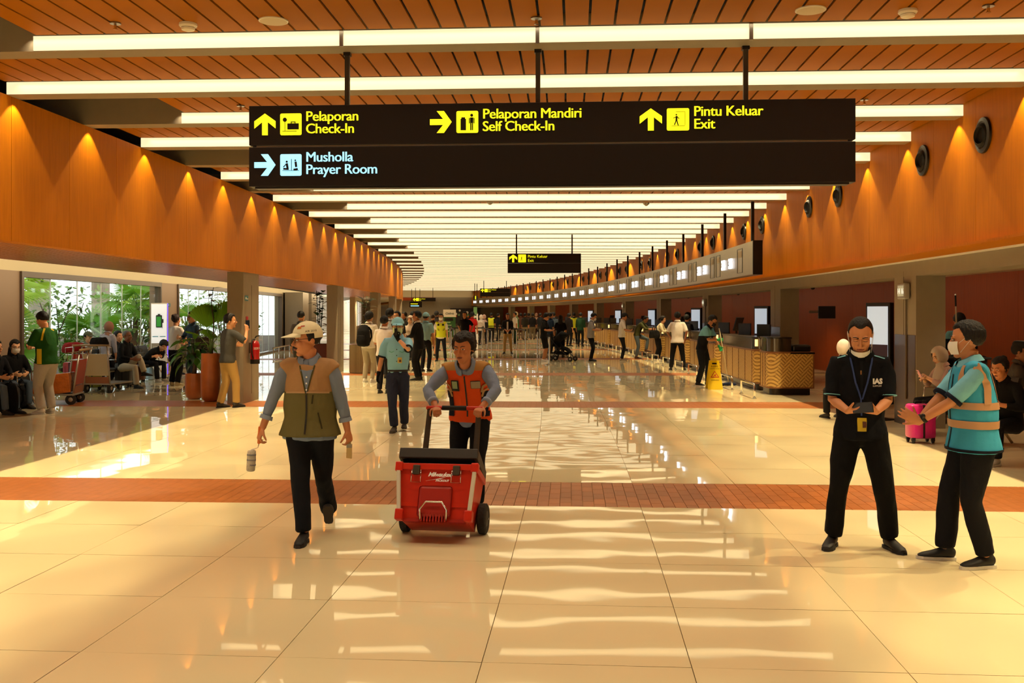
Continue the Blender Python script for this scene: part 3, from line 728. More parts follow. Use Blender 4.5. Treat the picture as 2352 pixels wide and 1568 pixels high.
# ---- things laid over a garment: every vertex dropped on the surface along the view direction
def tree(o):
    me = o.data; return BVHTree.FromPolygons([v.co for v in me.vertices], [p.vertices[:] for p in me.polygons])
def drop(tr, x, z, dr, off):
    d = Vector(dr).normalized(); side = Vector((-d.y, d.x, 0)) * -1
    o = side * x + Vector((0, 0, z)) - d * .8
    h = tr.ray_cast(o, d)
    if h[0] is None: return None
    n = h[1] if h[1].dot(d) < 0 else -h[1]
    return h[0] + n * off
def patch(tr, x0, x1, z0, z1, m, parent, name, dr=(0, 1, 0), off=.004, nx=None, nz=None, tilt=0.0, th=.004):
    """rectangle wrapped on the garment; x to the viewer's right when looking along dr"""
    nx = nx or max(1, int(abs(x1 - x0) / .015)); nz = nz or max(1, int(abs(z1 - z0) / .02)); b = MB(); g = []
    cx, cz = (x0 + x1) / 2, (z0 + z1) / 2; ct, st_ = math.cos(tilt), math.sin(tilt)
    for i in range(nz + 1):
        row = []
        for j in range(nx + 1):
            x = x0 + (x1 - x0) * j / nx - cx; z = z0 + (z1 - z0) * i / nz - cz
            row.append(drop(tr, cx + x * ct - z * st_, cz + x * st_ + z * ct, dr, off))
        g.append(row)
    vs = [[b.bm.verts.new(p) if p is not None else None for p in r] for r in g]
    for A, B in zip(vs, vs[1:]):
        for j in range(nx):
            q = (A[j], A[j + 1], B[j + 1], B[j])
            if all(q): b.bm.faces.new(q)
    return b.build(name, m, parent, smooth=True)
def ribbon(tr, pts, w, m, parent, name, dr=(0, 1, 0), off=.004, sub=8):
    b = MB(); P2 = []
    for (a, c) in zip(pts, pts[1:]):
        for i in range(sub): P2.append((a[0] + (c[0] - a[0]) * i / sub, a[1] + (c[1] - a[1]) * i / sub))
    P2.append(pts[-1]); prev = None
    for i, p in enumerate(P2):
        q = P2[min(i + 1, len(P2) - 1)]; r = P2[max(0, i - 1)]; t = Vector((q[0] - r[0], q[1] - r[1])).normalized(); nn = Vector((-t.y, t.x)) * w / 2
        a = drop(tr, p[0] + nn.x, p[1] + nn.y, dr, off); c = drop(tr, p[0] - nn.x, p[1] - nn.y, dr, off)
        if a is None or c is None: prev = None; continue
        cur = (b.bm.verts.new(a), b.bm.verts.new(c))
        if prev and (prev[0].co - cur[0].co).length < .15: b.bm.faces.new((prev[0], cur[0], cur[1], prev[1]))
        prev = cur
    return b.build(name, m, parent, smooth=True)
def wrap_text(tr, body, size, x, z, m, parent, dr=(0, 1, 0), off=.006, **k):
    me = text_mesh(body, size, **k); d = Vector(dr).normalized()
    ok = True
    for v in me.vertices:
        p = drop(tr, x + v.co.x, z + v.co.y, dr, off)
        if p is None: p = Vector((x, 0, z))
        v.co = p
    me.materials.append(m); return link('lettering', me, parent)
def vest(P, m, inflate=.016, hem=-.14, name='vest', vox=.0125, disp=.006, flare=.0, sl=.16, seed=1.0):
    """sleeveless over-garment grown over the shirt"""
    mb = MB(); k = inflate; prof = [(t if i else hem, a + k + (flare if i == 0 else 0), b + k + (flare if i == 0 else 0)) for i, (t, a, b) in enumerate(P.prof)][:-2]
    mb.tube([P.spine(t) for t, _, _ in prof], [(a, b) for _, a, b in prof], 24, ref=P.rgt)
    for s_ in (-1, 1):
        b, e, w = P.arm[s_]
        mb.tube([P.neck - P.ub * .045 + P.rgt * s_ * .05, b - P.ub * .002 - P.rgt * s_ * .02, b.lerp(e, sl)], [(.06 + k, .055 + k), .068 + k * .8, .066 + k * .8], 14)
    o = link(name, remesh(mb, vox, 3, disp, 9, seed), P.root); o.data.materials.append(m); return o
# ================================================================ FOREGROUND PEOPLE
def zmat(name, zs, cols, rough=.8, bump=.2, axis=2):
    """garment dyed in horizontal zones (object height)"""
    m = bpy.data.materials.new(name); m.use_nodes = True; nt = m.node_tree; b = nt.nodes['Principled BSDF']; b.inputs['Roughness'].default_value = rough; b.inputs['Specular IOR Level'].default_value = .2
    tc = nt.nodes.new('ShaderNodeTexCoord'); sx = nt.nodes.new('ShaderNodeSeparateXYZ'); nt.links.new(tc.outputs['Object'], sx.inputs[0])
    prev = None
    for i, c in enumerate(cols):
        if i == 0: prev = lin(c) + (1,); continue
        g = nt.nodes.new('ShaderNodeMath'); g.operation = 'GREATER_THAN'; g.inputs[1].default_value = zs[i - 1]; nt.links.new(sx.outputs[axis], g.inputs[0])
        mx = nt.nodes.new('ShaderNodeMix'); mx.data_type = 'RGBA'; nt.links.new(g.outputs[0], mx.inputs[0])
        if isinstance(prev, tuple): mx.inputs[6].default_value = prev
        else: nt.links.new(prev, mx.inputs[6])
        mx.inputs[7].default_value = lin(c) + (1,); prev = mx.outputs[2]
    nt.links.new(prev, b.inputs['Base Color'])
    n = nt.nodes.new('ShaderNodeTexNoise'); n.inputs['Scale'].default_value = 25; bp = nt.nodes.new('ShaderNodeBump'); bp.inputs['Strength'].default_value = bump; bp.inputs['Distance'].default_value = .02
    nt.links.new(tc.outputs['Object'], n.inputs['Vector']); nt.links.new(n.outputs[0], bp.inputs['Height']); nt.links.new(bp.outputs[0], b.inputs['Normal'])
    return m
WHITEP = mat('print_white', 'f2efe8', .7)
# --- man in cap and vest, striding towards us with roller and brush
g = G(712, 1236); 
P1 = person('striding man in cream cap and tan and olive vest carrying roller and brush', (g.x, g.y, 0), .10, 1.62, True, lean=4, twist=-6, hy=-58, hp=4, fat=1.2,
            rh=(-.40, -.10, .80), lh=(.335, -.02, .755), re=(-1, .3, .1), le=(1, .35, .1), rf=(-.02, -.16, 0, -4), lf=(.10, .33, .075, 6, -42), lk=(.0, -1, 0), rk=(0, -1, 0), rpn=(.8, .5, 0), lpn=(-.8, .5, 0), rc=.75, lc=.7,
            sk='b5764e', shirt='7b8698', sleeve=1.62, hem=-.19, pants='14161b', legw=1.12, shoe='17120f', sole='2b241e', hair=('cap', 'e8dcb4'), face='glasses moustache', collar='7b8698')
v1 = vest(P1, zmat('vest_tan_olive', (1.19,), ('6a6239', 'a87f54')), .02, -.13, flare=.012, sl=.12, seed=4)
t1 = tree(v1)
ribbon(t1, [(-.01, .86), (.004, 1.05), (.0, 1.17)], .014, mat('zip_dark', '1d1710', .5), v1, 'zip')
ribbon(t1, [(.0, 1.17), (-.055, 1.40)], .012, fab('4a4526'), v1, 'lapel'); ribbon(t1, [(.0, 1.17), (.06, 1.40)], .012, fab('4a4526'), v1, 'lapel')
tri = MB(); pl = [drop(t1, x, z, (0, 1, 0), .005) for x, z in ((0, 1.18), (-.05, 1.37), (0, 1.36), (.05, 1.37))]
if all(pl): tri.face([pl[0], pl[2], pl[1]]); tri.face([pl[0], pl[3], pl[2]]); tri.build('shirt_front', fab('7b8698'), v1, norm=False)
for z in (1.21, 1.26, 1.31):
    q = drop(t1, .0, z, (0, 1, 0), .009)
    if q is not None: MB().blob(q, (.007, .004, .007), None, 8, 6).build('button', WHITEP, v1, smooth=True)
ribbon(t1, [(-.17, 1.185), (-.06, 1.19), (.06, 1.19), (.17, 1.185)], .012, fab('b8926a'), v1, 'seam')
ribbon(t1, [(.045, 1.10), (.052, 1.17)], .012, fab('3d371e'), v1, 'pocket_zip'); ribbon(t1, [(.12, .90), (.09, 1.03)], .010, fab('3d371e'), v1, 'pocket')
for s_ in (-1, 1):
    MB().face([P1.neck + P1.rgt * s_ * .088 + P1.fwd * a + P1.ub * z for a, z in ((-.06, .03), (.02, .045), (.075, -.02), (.10, -.10), (.04, -.05), (-.06, -.03))]).build('vest_collar', fab('4a4526'), v1, norm=False)
for s_ in (-1, 1):
    b0, e, w = P1.arm[s_]; f = (w - e).normalized(); MB().tube([e.lerp(w, .56), e.lerp(w, .7)], [.05, .054], 14, close=False).build('cuff', fab('8d97a6'), P1.root, smooth=True)
hmx = P1.HM
def cap_patch(az0, az1, el0, el1, m, name):
    b = MB(); g_ = [[b.bm.verts.new(hmx @ V(.0945 * math.cos(e) * math.sin(a), .014 - .1135 * math.cos(e) * math.cos(a), .032 + .1055 * math.sin(e))) for a in (math.radians(az0 + (az1 - az0) * i / 6) for i in range(7))] for e in (math.radians(el0 + (el1 - el0) * j / 4 + 0) for j in range(5))]
    for A_, B_ in zip(g_, g_[1:]):
        for i in range(6): b.bm.faces.new((A_[i], A_[i + 1], B_[i + 1], B_[i]))
    return b.build(name, m, P1.cap, smooth=True)
cap_patch(28, 50, 30, 42, mat('badge_orange', 'd0761c', .7), 'cap_badge'); cap_patch(44, 66, 40, 46, mat('badge_red', 'b2281c', .7), 'cap_badge_streak')
me = text_mesh('AIR 2018', .02, 'CENTER'); me.materials.append(BLACK)
for v in me.vertices:
    a = .0 - v.co.x / .10; v.co = hmx @ V(.0945 * math.cos(a), -.0 + .115 * math.sin(a) * -1 + .014, .058 + v.co.y)
link('lettering', me, P1.cap)
def in_root(P, v): return P.root.matrix_basis @ v
def held(name, P, side, label, cat, fw=.06):
    b0, e, w = P.arm[side]; f = (w - e).normalized(); M = P.root.matrix_basis; return M @ (w + f * fw), (M.to_3x3() @ f).normalized()
# roller in his right hand
p, d = held('', P1, -1, '', '')
rl_ = empty('paint_roller', p, 0, 'paint roller with striped fluffy sleeve and orange handle in the striding man\'s hand', 'paint roller')
MB().tube([(0, 0, .06), (0, 0, .0), (-.005, -.005, -.055)], [.012, .016, .013], 10, cap=.6).build('handle', mat('roller_orange', 'e0701c', .4), rl_, smooth=True)
MB().tube([(-.005, -.005, -.05), (-.01, -.01, -.09), (-.06, -.01, -.105), (-.06, -.01, -.13)], .0035, 8).build('frame', STEEL, rl_, smooth=True)
sl = MB(); sl.tube([(-.058, -.01, -.115), (-.060, -.012, -.18), (-.064, -.016, -.255)], [.031, .033, .031], 16, cap=.3); sl = sl.build('sleeve', mat('roller_fleece', 'd9cdb6', .95, bump=.8, bscale=120), rl_, smooth=True)
for k in range(3): MB().tube([(-.0585 - .001 * k, -.012, -.135 - .037 * k), (-.0590 - .001 * k, -.012, -.146 - .037 * k)], .0338, 16).build('stripe', mat('roller_stripe', '8f8a86', .95), sl, smooth=True)
p, d = held('', P1, 1, '', '')
br = empty('paint_brush', p, 0, 'small flat paint brush hanging from the striding man\'s other hand', 'paint brush')
MB().tube([(0, 0, .05), (0, 0, -.01), (.002, 0, -.05)], [(.008, .006), (.011, .007), (.014, .007)], 10, cap=.5).build('handle', mat('brush_wood', 'b99b6a', .6), br, smooth=True)
MB().box(-.018, .022, -.008, .008, -.075, -.048).build('ferrule', DSTEEL, br); MB().hexa([(-.020, -.007, -.15), (.02, -.007, -.155), (.02, .007, -.155), (-.02, .007, -.15), (-.017, -.008, -.073), (.021, -.008, -.073), (.021, .008, -.073), (-.017, .008, -.073)]).build('bristle', mat('bristles', 'c9ab6c', .9), br)
# --- young worker pushing the red tool box
g = G(1076, 1173)
P2 = person('young worker in orange safety vest leaning over his red tool trolley', (g.x, g.y, 0), -.06, 1.64, True, hip=(0, .10, .875), lean=31, twist=3, hy=-16, hp=-4, rh=(-.20, -.47, .985), lh=(.20, -.47, .985), re=(-1, .4, .15), le=(1, .4, .15),
            rf=(-.09, .12, 0, -5), lf=(.10, -.10, 0, 5), rpn=(.1, .2, -1), lpn=(-.1, .2, -1), rhd=(.25, -.8, -.25), lhd=(-.25, -.8, -.25), rc=.95, lc=.95, sk='b0704a', shirt='7d8aa6', sleeve=1.72, cuff='8c98b2', hem=-.2, pants='101014', legw=1.05, hair='thick', hairc='1a0d08', face='plain', collar='8290ab')
vm = zmat('vest_orange_tan', (1.285,), ('e2501a', 'b5854a'))
v2 = vest(P2, vm, .018, -.11, sl=.08, seed=9); t2 = tree(v2)
NAVY = fab('141624')
ribbon(t2, [(.0, .86), (.0, 1.28)], .013, mat('zip_dark', '1d1710', .5), v2, 'zip')
for s_ in (-1, 1):
    ribbon(t2, [(s_ * .005, 1.26), (s_ * .045, 1.31), (s_ * .075, 1.40)], .014, NAVY, v2, 'neck_trim')
    patch(t2, s_ * .105, s_ * .185, 1.375, 1.46, NAVY, v2, 'shoulder_yoke')
    patch(t2, s_ * .125, s_ * .195, .86, 1.10, NAVY, v2, 'side_panel', off=.007, nx=6, nz=10)
    for q in (0, .045): ribbon(t2, [(s_ * .185, 1.17 - q), (s_ * .145, 1.145 - q), (s_ * .128, 1.09 - q)], .016, mat('reflective_tan', 'a98250', .5), v2, 'reflective_strip', off=.011)
patch(t2, -.125, -.055, 1.10, 1.20, MBLACK, v2, 'badge_holder', off=.010); patch(t2, -.115, -.068, 1.125, 1.192, mat('badge_card', '8fa077', .5), v2, 'badge', off=.013)
patch(t2, .05, .13, 1.125, 1.195, MBLACK, v2, 'name_border', off=.008); patch(t2, .053, .127, 1.129, 1.191, mat('name_card', 'a08a6e', .5), v2, 'name_patch', off=.011)
# --- red rolling tool box in front of him
g = G(1008, 1236); RED = mat('toolbox_red', 'cc2a10', .38, var=.06, vscale=14, spec=.4); TB = mat('toolbox_black', '221a14', .5)
cart = empty('tool_trolley', (g.x, g.y, 0), -.07, 'red two-wheeled tool box with open black lid pushed by the young worker', 'tool box')
TM = Matrix.Translation((0, .18, .13)) @ Matrix.Rotation(math.radians(-24), 4, 'X') @ Matrix.Translation((0, -.18, -.11))
w_, h_, d_ = .285, .40, .40
bd = MB(); bd.hexa([TM @ V(x, y, z) for x, y, z in ((-w_ * .86, -.15, 0), (w_ * .86, -.15, 0), (w_ * .86, .2, 0), (-w_ * .86, .2, 0), (-w_, -.2, h_), (w_, -.2, h_), (w_, .2, h_), (-w_, .2, h_))])
bd.bm.faces.ensure_lookup_table(); top = max(bd.bm.faces, key=lambda f: f.calc_center_median().z); bmesh.ops.delete(bd.bm, geom=[top], context='FACES_ONLY')
# inner walls and floor
bd.hexa([TM @ V(x, y, z) for x, y, z in ((-w_ + .03, -.17, .1), (w_ - .03, -.17, .1), (w_ - .03, .17, .1), (-w_ + .03, .17, .1), (-w_ + .03, -.17, .13), (w_ - .03, -.17, .13), (w_ - .03, .17, .13), (-w_ + .03, .17, .13))])
body = bd.build('box_body', RED, cart)
for x0, x1, y0, y1 in ((-w_ - .012, w_ + .012, -.215, -.185), (-w_ - .012, w_ + .012, .185, .215), (-w_ - .015, -w_ + .02, -.2, .2), (w_ - .02, w_ + .015, -.2, .2)):
    MB().box(x0, x1, y0, y1, h_ - .035, h_ + .012, TM, .004).build('rim', RED, body)
for s_ in (-1, 1):
    MB().box(s_ * w_ - .028, s_ * w_ + .028, -.228, -.165, h_ - .05, h_ + .02, TM, .008).build('corner_post', RED, body)
    MB().box(s_ * w_ * .9 - .03, s_ * w_ * .9 + .03, -.205, -.13, -.005, .075, TM, .008).build('corner_foot', RED, body)
    MB().hexa([TM @ V(x, y, z) for x, y, z in ((s_ * .262 - .013, -.198, .07), (s_ * .262 + .013, -.198, .07), (s_ * .262 + .013, -.17, .07), (s_ * .262 - .013, -.17, .07), (s_ * .285 - .013, -.232, h_ - .05), (s_ * .285 + .013, -.232, h_ - .05), (s_ * .285 + .013, -.2, h_ - .05), (s_ * .285 - .013, -.2, h_ - .05))]).build('guard_rail', mat('aluminium', 'e0d8c2', .4, .15), cart)
    lt = MB().box(s_ * .15 - .026, s_ * .15 + .026, -.235, -.205, h_ - .075, h_ - .005, TM, .006).build('latch', mat('latch_brown', '3b3120', .5), cart)
    MB().tube([TM @ V(s_ * .15 - .033, -.219, h_ - .04), TM @ V(s_ * .15 - .037, -.212, h_ - .13), TM @ V(s_ * .15 + .037, -.212, h_ - .13), TM @ V(s_ * .15 + .033, -.219, h_ - .04)], .0035, 8).build('latch_bail', STEEL, lt, smooth=True)
MB().box(-.125, .125, -.190, -.168, .02, .25, TM, .02).build('recess_panel', mat('toolbox_red_dark', 'a81f0c', .45), body)
for x in range(-4, 5): MB().box(x * .022 - .005, x * .022 + .005, -.19, -.14, -.012, .05, TM).build('rib', mat('toolbox_red_dark', 'a81f0c', .45), body)
for s_ in (-1, 1):
    for k in range(3): MB().box(s_ * .17 - .06, s_ * .17 + .06, -.166 + .02 * k, -.158 + .02 * k, -.01, .012 + .01 * k, TM).build('tread_bar', mat('toolbox_red_dark', 'a81f0c', .45), body)
MB().tube([TM @ V(*p) for p in ((-.095, -.185, .0), (-.10, -.215, .07), (-.06, -.215, .125), (.06, -.215, .125), (.10, -.215, .07), (.095, -.185, .0))], .0075, 8).build('front_handle', STEEL, cart, smooth=True)
LM = TM @ Matrix.Translation((0, .2, h_ + .01)) @ Matrix.Rotation(math.radians(-9), 4, 'X') @ Matrix.Translation((0, -.2, 0))
ld = MB().box(-w_ - .01, w_ + .01, -.2, .2, .03, .055, LM, .015).build('lid', TB, cart)
for x0, x1, y0, y1 in ((-w_ - .012, w_ + .012, -.215, -.185), (-w_ - .015, -w_ + .015, -.2, .2), (w_ - .015, w_ + .015, -.2, .2)): MB().box(x0, x1, y0, y1, -.02, .06, LM, .006).build('lid_edge', TB, ld)
bag = MB(); bag.blob((.02, -.02, h_ - .04), (.19, .13, .09), TM, 16, 10); o = link('bin_bag', remesh(bag, .015, 1, .03, 14, 2), None); o.data.materials.append(mat('black_plastic', '1b1917', .25)); o.location = cart.location; o.rotation_euler = cart.rotation_euler; tag(o, 'crumpled black plastic bag inside the open red tool box', 'plastic bag')
for s_ in (-1, 1):
    WM = Matrix.Translation((s_ * .30, .2, .115)) @ Matrix.Rotation(math.pi / 2, 4, 'Y')
    wh = MB().lathe([(.06, -.03), (.10, -.034), (.115, -.024), (.115, .024), (.10, .034), (.06, .03)], 28, M=WM).build('wheel', mat('tyre', '231d16', .8, bump=.6, bscale=60), cart, smooth='auto')
    MB().lathe([(.02, -.036), (.06, -.03), (.06, .03), (.02, .036)], 16, M=WM).build('hub', mat('hub_dark', '14110d', .5), wh); MB().lathe([(.008, -.042), (.008, .042)], 10, M=WM).build('axle', STEEL, wh)
    MB().tube([TM @ V(s_ * .215, .215, .1), TM @ V(s_ * .205, .215, h_ + .08), TM @ V(s_ * .20, .225, .99)], [(.024, .014), (.024, .014), (.022, .013)], 10, ref=(1, 0, 0)).build('pull_tube', mat('tube_dark', '3a2f22', .5), cart, smooth='auto')
MB().tube([TM @ V(-.225, .225, .99), TM @ V(.225, .225, .99)], .017, 12, cap=.4).build('pull_bar', RED, cart, smooth=True)
MB().tube([TM @ V(-.10, .225, .99), TM @ V(.10, .225, .99)], .0195, 12).build('grip', MBLACK, cart, smooth=True)
FM = TM @ Matrix.Translation((.0, -.2035, .30)) @ Matrix.Rotation(math.radians(-6.8), 4, 'X')
def flat_text(body, size, x, z, **k):
    o = text(body, size, WHITEP, cart, (0, 0, 0), **k); o.matrix_basis = FM @ Matrix.Translation((x, -.008, z)) @ Matrix.Rotation(math.pi / 2, 4, 'X'); return o
flat_text('Milwaukee', .046, -.062, .015, shear=.35, spacing=.9, bold=.0012); flat_text('PACKOUT', .021, .0, -.024, shear=.2, bold=.0008)
lb = MB(); lb.prism([(-.075, -.022), (.01, -.004), (.012, -.010), (.075, .012), (.03, -.006), (.028, .0), (-.04, -.014)], -.009, -.0075, FM); lb.build('logo_bolt', WHITEP, cart)
# --- man in black polo looking at his phone
g = G(1976, 1258)
P3 = person('man in black polo with white chin mask standing and looking down at a phone', (g.x, g.y, 0), -.19, 1.68, True, lean=2, hy=-4, hp=27, fat=1.06, rh=(-.105, -.27, 1.045), lh=(.085, -.28, 1.045), re=(-.35, .5, -.8), le=(.35, .5, -.8),
            rf=(-.20, .0, 0, -16), lf=(.21, .02, 0, 24), rpn=(.3, .3, 1), lpn=(-.3, .3, 1), rhd=(.75, -.45, .12), lhd=(-.75, -.45, .12), rc=.35, lc=.35, sk='b67b54', shirt='0c0d13', sleeve=.86, hem=-.17, pants='0b0a0b', legw=1.12, hair='buzz', hairc='120b08', face='down', mask=('down', 'f0ebe2'), collar='0c0d13')
t3 = tree(P3.shirt)
CY = mat('cyan_piping', '6fb6c4', .6)
for s_ in (-1, 1):
    b0, e, w = P3.arm[s_]; MB().tube([b0.lerp(e, .855), b0.lerp(e, .875)], .0665, 18).build('piping', CY, P3.root, smooth=True)
    ribbon(t3, [(s_ * .07, 1.44), (s_ * .165, 1.415)], .006, CY, P3.shirt, 'piping', off=.006)
LAN = fab('3a4a7c')
ribbon(t3, [(-.075, 1.43), (-.04, 1.24), (-.005, 1.12), (.0, 1.0)], .012, LAN, P3.root, 'lanyard', off=.010); ribbon(t3, [(.075, 1.43), (.04, 1.24), (.005, 1.12)], .012, LAN, P3.root, 'lanyard', off=.010)
patch(t3, -.03, .03, .885, .985, mat('card_yellow', 'c7a818', .5), P3.root, 'id_card', off=.02); patch(t3, .005, .027, .91, .955, mat('card_photo', '5a3020', .5), P3.root, 'id_photo', off=.024)
wrap_text(t3, 'IAS', .052, .075, 1.235, WHITEP, P3.shirt, bold=.003); wrap_text(t3, 'SUPPORT', .016, .075, 1.213, WHITEP, P3.shirt)
ribbon(t3, [(0, 1.17), (0, 1.40)], .02, fab('15161c'), P3.shirt, 'placket'); patch(t3, -.01, .0, 1.30, 1.33, STEEL, P3.shirt, 'button', off=.008)
q = drop(t3, .0, 1.06, (0, 1, 0), .0)
def phone(label, loc, rot, m='151312', group=None, screen='1c2430', sz=(.036, .0045, .076)):
    o = empty('phone', loc, 0, label, 'phone', group); o.rotation_euler = rot
    MB().box(-sz[0], sz[0], -sz[1], sz[1], -sz[2], sz[2], None, .003).build('case', mat('phone_' + m, m, .35), o)
    MB().box(-sz[0] * .93, sz[0] * .93, sz[1] - .0005, sz[1] + .0008, -sz[2] * .93, sz[2] * .93).build('screen', mat('screen_' + screen, screen, .1), o)
    MB().box(-sz[0] * .8, -sz[0] * .2, -sz[1] - .0015, -sz[1], sz[2] * .55, sz[2] * .9).build('camera_bump', BLACK, o); return o
M3 = P3.root.matrix_basis
pp = (P3.arm[-1][2] + P3.arm[1][2]) / 2 + V(0, -.085, .035)
ph = phone('black phone held in both hands by the man in the black polo', M3 @ pp, (math.radians(35), math.radians(82), -.19 + .05))
# --- man in cyan vest and mask, turned sideways
g = G(2236, 1296)
P4 = person('man in cyan high-visibility vest and white mask turned in profile', (g.x, g.y, 0), -1.5, 1.64, True, lean=3, twist=-8, hy=-16, hp=3, fat=1.16, rh=(-.10, -.36, 1.0), lh=(.04, -.40, 1.03), re=(-.8, .6, -.4), le=(.9, .6, -.3),
            rf=(-.14, -.14, 0, -12), lf=(.10, .04, 0, 10), rpn=(.9, 0, .3), lpn=(-.9, 0, .3), rc=.3, lc=.25, rhd=(.2, -.9, .35), lhd=(-.15, -.9, .45), sk='b07650', shirt='7cc0d8', sleeve=.9, cuff='141a2c', hem=-.15, pants='131318', legw=1.15, shoe='151315', sole='d9d2c4', hair='short', hairc='0c0807', face='plain', mask=('up', 'efe9df'), collar='7cc0d8')
v4 = vest(P4, mat('vest_cyan', '2f9cc4', .8, bump=.15, bscale=25), .020, -.17, sl=.06, flare=.01, seed=2)
TAN = mat('reflective_tan2', 'b98e68', .5)
def band(P, o, z, hgt, m, name='reflective_band'):
    """strip around the whole garment at one height"""
    tr = tree(o); b = MB(); seg = 48; R = []
    c = P.spine(.3)
    for zz in (z, z + hgt):
        row = []
        for i in range(seg):
            a = 2 * math.pi * i / seg; d = V(math.cos(a), math.sin(a), 0); h = tr.ray_cast(V(c.x, c.y, zz) + d * .7, -d); row.append(b.bm.verts.new((h[0] + d * .007) if h[0] else V(c.x, c.y, zz) + d * .2))
        R.append(row)
    for i in range(seg): b.bm.faces.new((R[0][i], R[0][(i + 1) % seg], R[1][(i + 1) % seg], R[1][i]))
    return b.build(name, m, o, smooth=True)
band(P4, v4, .985, .055, TAN); band(P4, v4, 1.12, .05, TAN)
t4 = tree(v4)
for dr in ((0, 1, 0), (0, -1, 0)):
    for s_ in (-1, 1): ribbon(t4, [(s_ * .10, 1.15), (s_ * .105, 1.3), (s_ * .10, 1.425)], .045, TAN, v4, 'brace_strip', dr, off=.005)
ribbon(t4, [(0, .84), (0, 1.36)], .02, NAVY, v4, 'zip')
band(P4, v4, .822, .02, NAVY, 'hem_trim')
b0, e, w = P4.arm[1]; f = (w - e).normalized(); wt = MB().tube([w - f * .045, w - f * .02], .0335, 16).build('watch_strap', MBLACK, P4.root, smooth=True); MB().blob(w - f * .032 + V(.02, -.012, .018), (.02, .014, .02), None, 10, 8).build('watch_face', BLACK, wt, smooth=True)
b0, e, w = P4.arm[-1]; f = (w - e).normalized(); wt = MB().tube([w - f * .045, w - f * .02], .0335, 16).build('watch_strap', MBLACK, P4.root, smooth=True)
# --- cleaner in pale blue cap and mask walking up
g = G(914, 990)
P5 = person('masked man in pale blue cap and uniform talking into a radio while walking', (g.x, g.y, 0), .05, 1.62, True, lean=2, hy=6, hp=3, rh=(-.30, -.06, .84), lh=(.02, -.20, 1.43), re=(-1, .2, -.1), le=(.9, -.4, -.9), rf=(-.04, -.12, 0, -5), lf=(.08, .14, .02, 6, -12), lhd=(-.35, -.1, .9), lpn=(0, .6, .4), rc=.45, lc=1.1,
            sk='c08a66', shirt='8cc4e0', sleeve=.9, cuff='16181f', hem=-.02, belt='0d0d0f', pants='2c3147', legw=1.1, shoe='3a332c', sole='4a4238', hair=('cap', '86c2d4'), face='plain', mask=('up', 'c9dcae'), glove={-1: '101012', 1: '101012'}, collar='8cc4e0', vox=.008)
t5 = tree(P5.shirt); patch(t5, .015, .075, 1.055, 1.14, mat('id_yellow', 'd3b45c', .5), P5.shirt, 'id_card', off=.012); patch(t5, .035, .065, 1.07, 1.105, mat('card_photo', '5a3020', .5), P5.shirt, 'id_photo', off=.016)
for z in (1.08, 1.17, 1.26):
    q = drop(t5, .0, z, (0, 1, 0), .004); MB().blob(q, (.008, .004, .008), None, 8, 6).build('button', BLACK, P5.shirt, smooth=True)
for s_ in (-1, 1): ribbon(t5, [(s_ * .04, 1.235), (s_ * .08, 1.215), (s_ * .12, 1.235)], .012, fab('68aab0'), P5.shirt, 'pocket_flap')
rd = empty('walkie_talkie', P5.root.matrix_basis @ (P5.arm[1][2] + V(-.02, -.02, .10)), 0, 'black walkie-talkie held before the masked man\'s face', 'radio'); MB().box(-.02, .02, -.014, .014, -.05, .05, None, .004).build('case', MBLACK, rd); MB().tube([(.01, 0, .05), (.01, 0, .11)], .005, 8).build('antenna', MBLACK, rd)
def VD(P):
    r = P.root; d = Vector((r.location.x, r.location.y, 0)).normalized(); d.rotate(Euler((0, 0, -r.rotation_euler.z))); return d
ribbon(t4, [(.015, 1.43), (.06, 1.37), (.082, 1.27), (.085, 1.16)], .042, TAN, v4, 'brace_strip', VD(P4), off=.012)
# ================================================================ OTHER PEOPLE IN THE HALL
def pp(label, px, py=None, rz=0, h=1.68, d=None, **k):
    v = G(px, py, 0, d); return person(label, (v.x, v.y, 0), math.radians(rz) , h, **k)
PHONE = dict(rh=(-.09, -.30, 1.10), lh=(.09, -.30, 1.10), rpn=(.3, .3, 1), lpn=(-.3, .3, 1), rhd=(.6, -.6, .1), lhd=(-.6, -.6, .1), hp=28)
def seat(z=.50, **k):
    r = dict(hip=(0, 0, z), rf=(-.12, -.44, 0, -6), lf=(.12, -.44, 0, 6), rk=(-.1, -.4, 1), lk=(.1, -.4, 1), lean=8, hem=-.05, rh=(-.12, -.34, z + .17), lh=(.12, -.34, z + .17)); r.update(k); return r
def hphone(P, label, m='151312', rot=(.6, 1.4, 0)):
    M = P.root.matrix_basis; c = (P.arm[-1][2] + P.arm[1][2]) / 2 + V(0, -.09, .04)
    return phone(label, M @ c, (rot[0], rot[1], P.root.rotation_euler.z + rot[2]), m)
# -- left waiting area
A = pp('stocky man in green and yellow football jersey and pale trousers typing on phone', 107, 950, -112, 1.73, fat=1.16, shirt='22561c', sleeve=.85, hem=-.13, pants='b9b0a2', legw=1.22, shoe='e0d6c6', sole='e6dfd2', collar=False, sk='c48c68', hair='short', **PHONE)
tA = tree(A.shirt); dv = VD(A); YEL = mat('jersey_yellow', 'e3c51c', .8)
patch(tA, -.145, -.075, .83, 1.10, YEL, A.shirt, 'side_panel', dv); ribbon(tA, [(-.03, 1.44), (-.055, 1.36), (-.075, 1.24)], .03, YEL, A.shirt, 'shoulder_stripe', dv); ribbon(tA, [(.03, 1.455), (.11, 1.40)], .016, YEL, A.shirt, 'shoulder_stripe', dv)
hphone(A, 'phone held by the man in the green jersey')
pp('seated woman in black with long hair, glasses and mask at the far edge', 28, None, 55, 1.60, d=17.6, **seat(.50, shirt='0e0d0f', sleeve=1.7, pants='4b5868', sk='c99a78', hair='long', mask=('up', 'd9cfc2'), face='glasses', hp=12, shoe='33302c'))
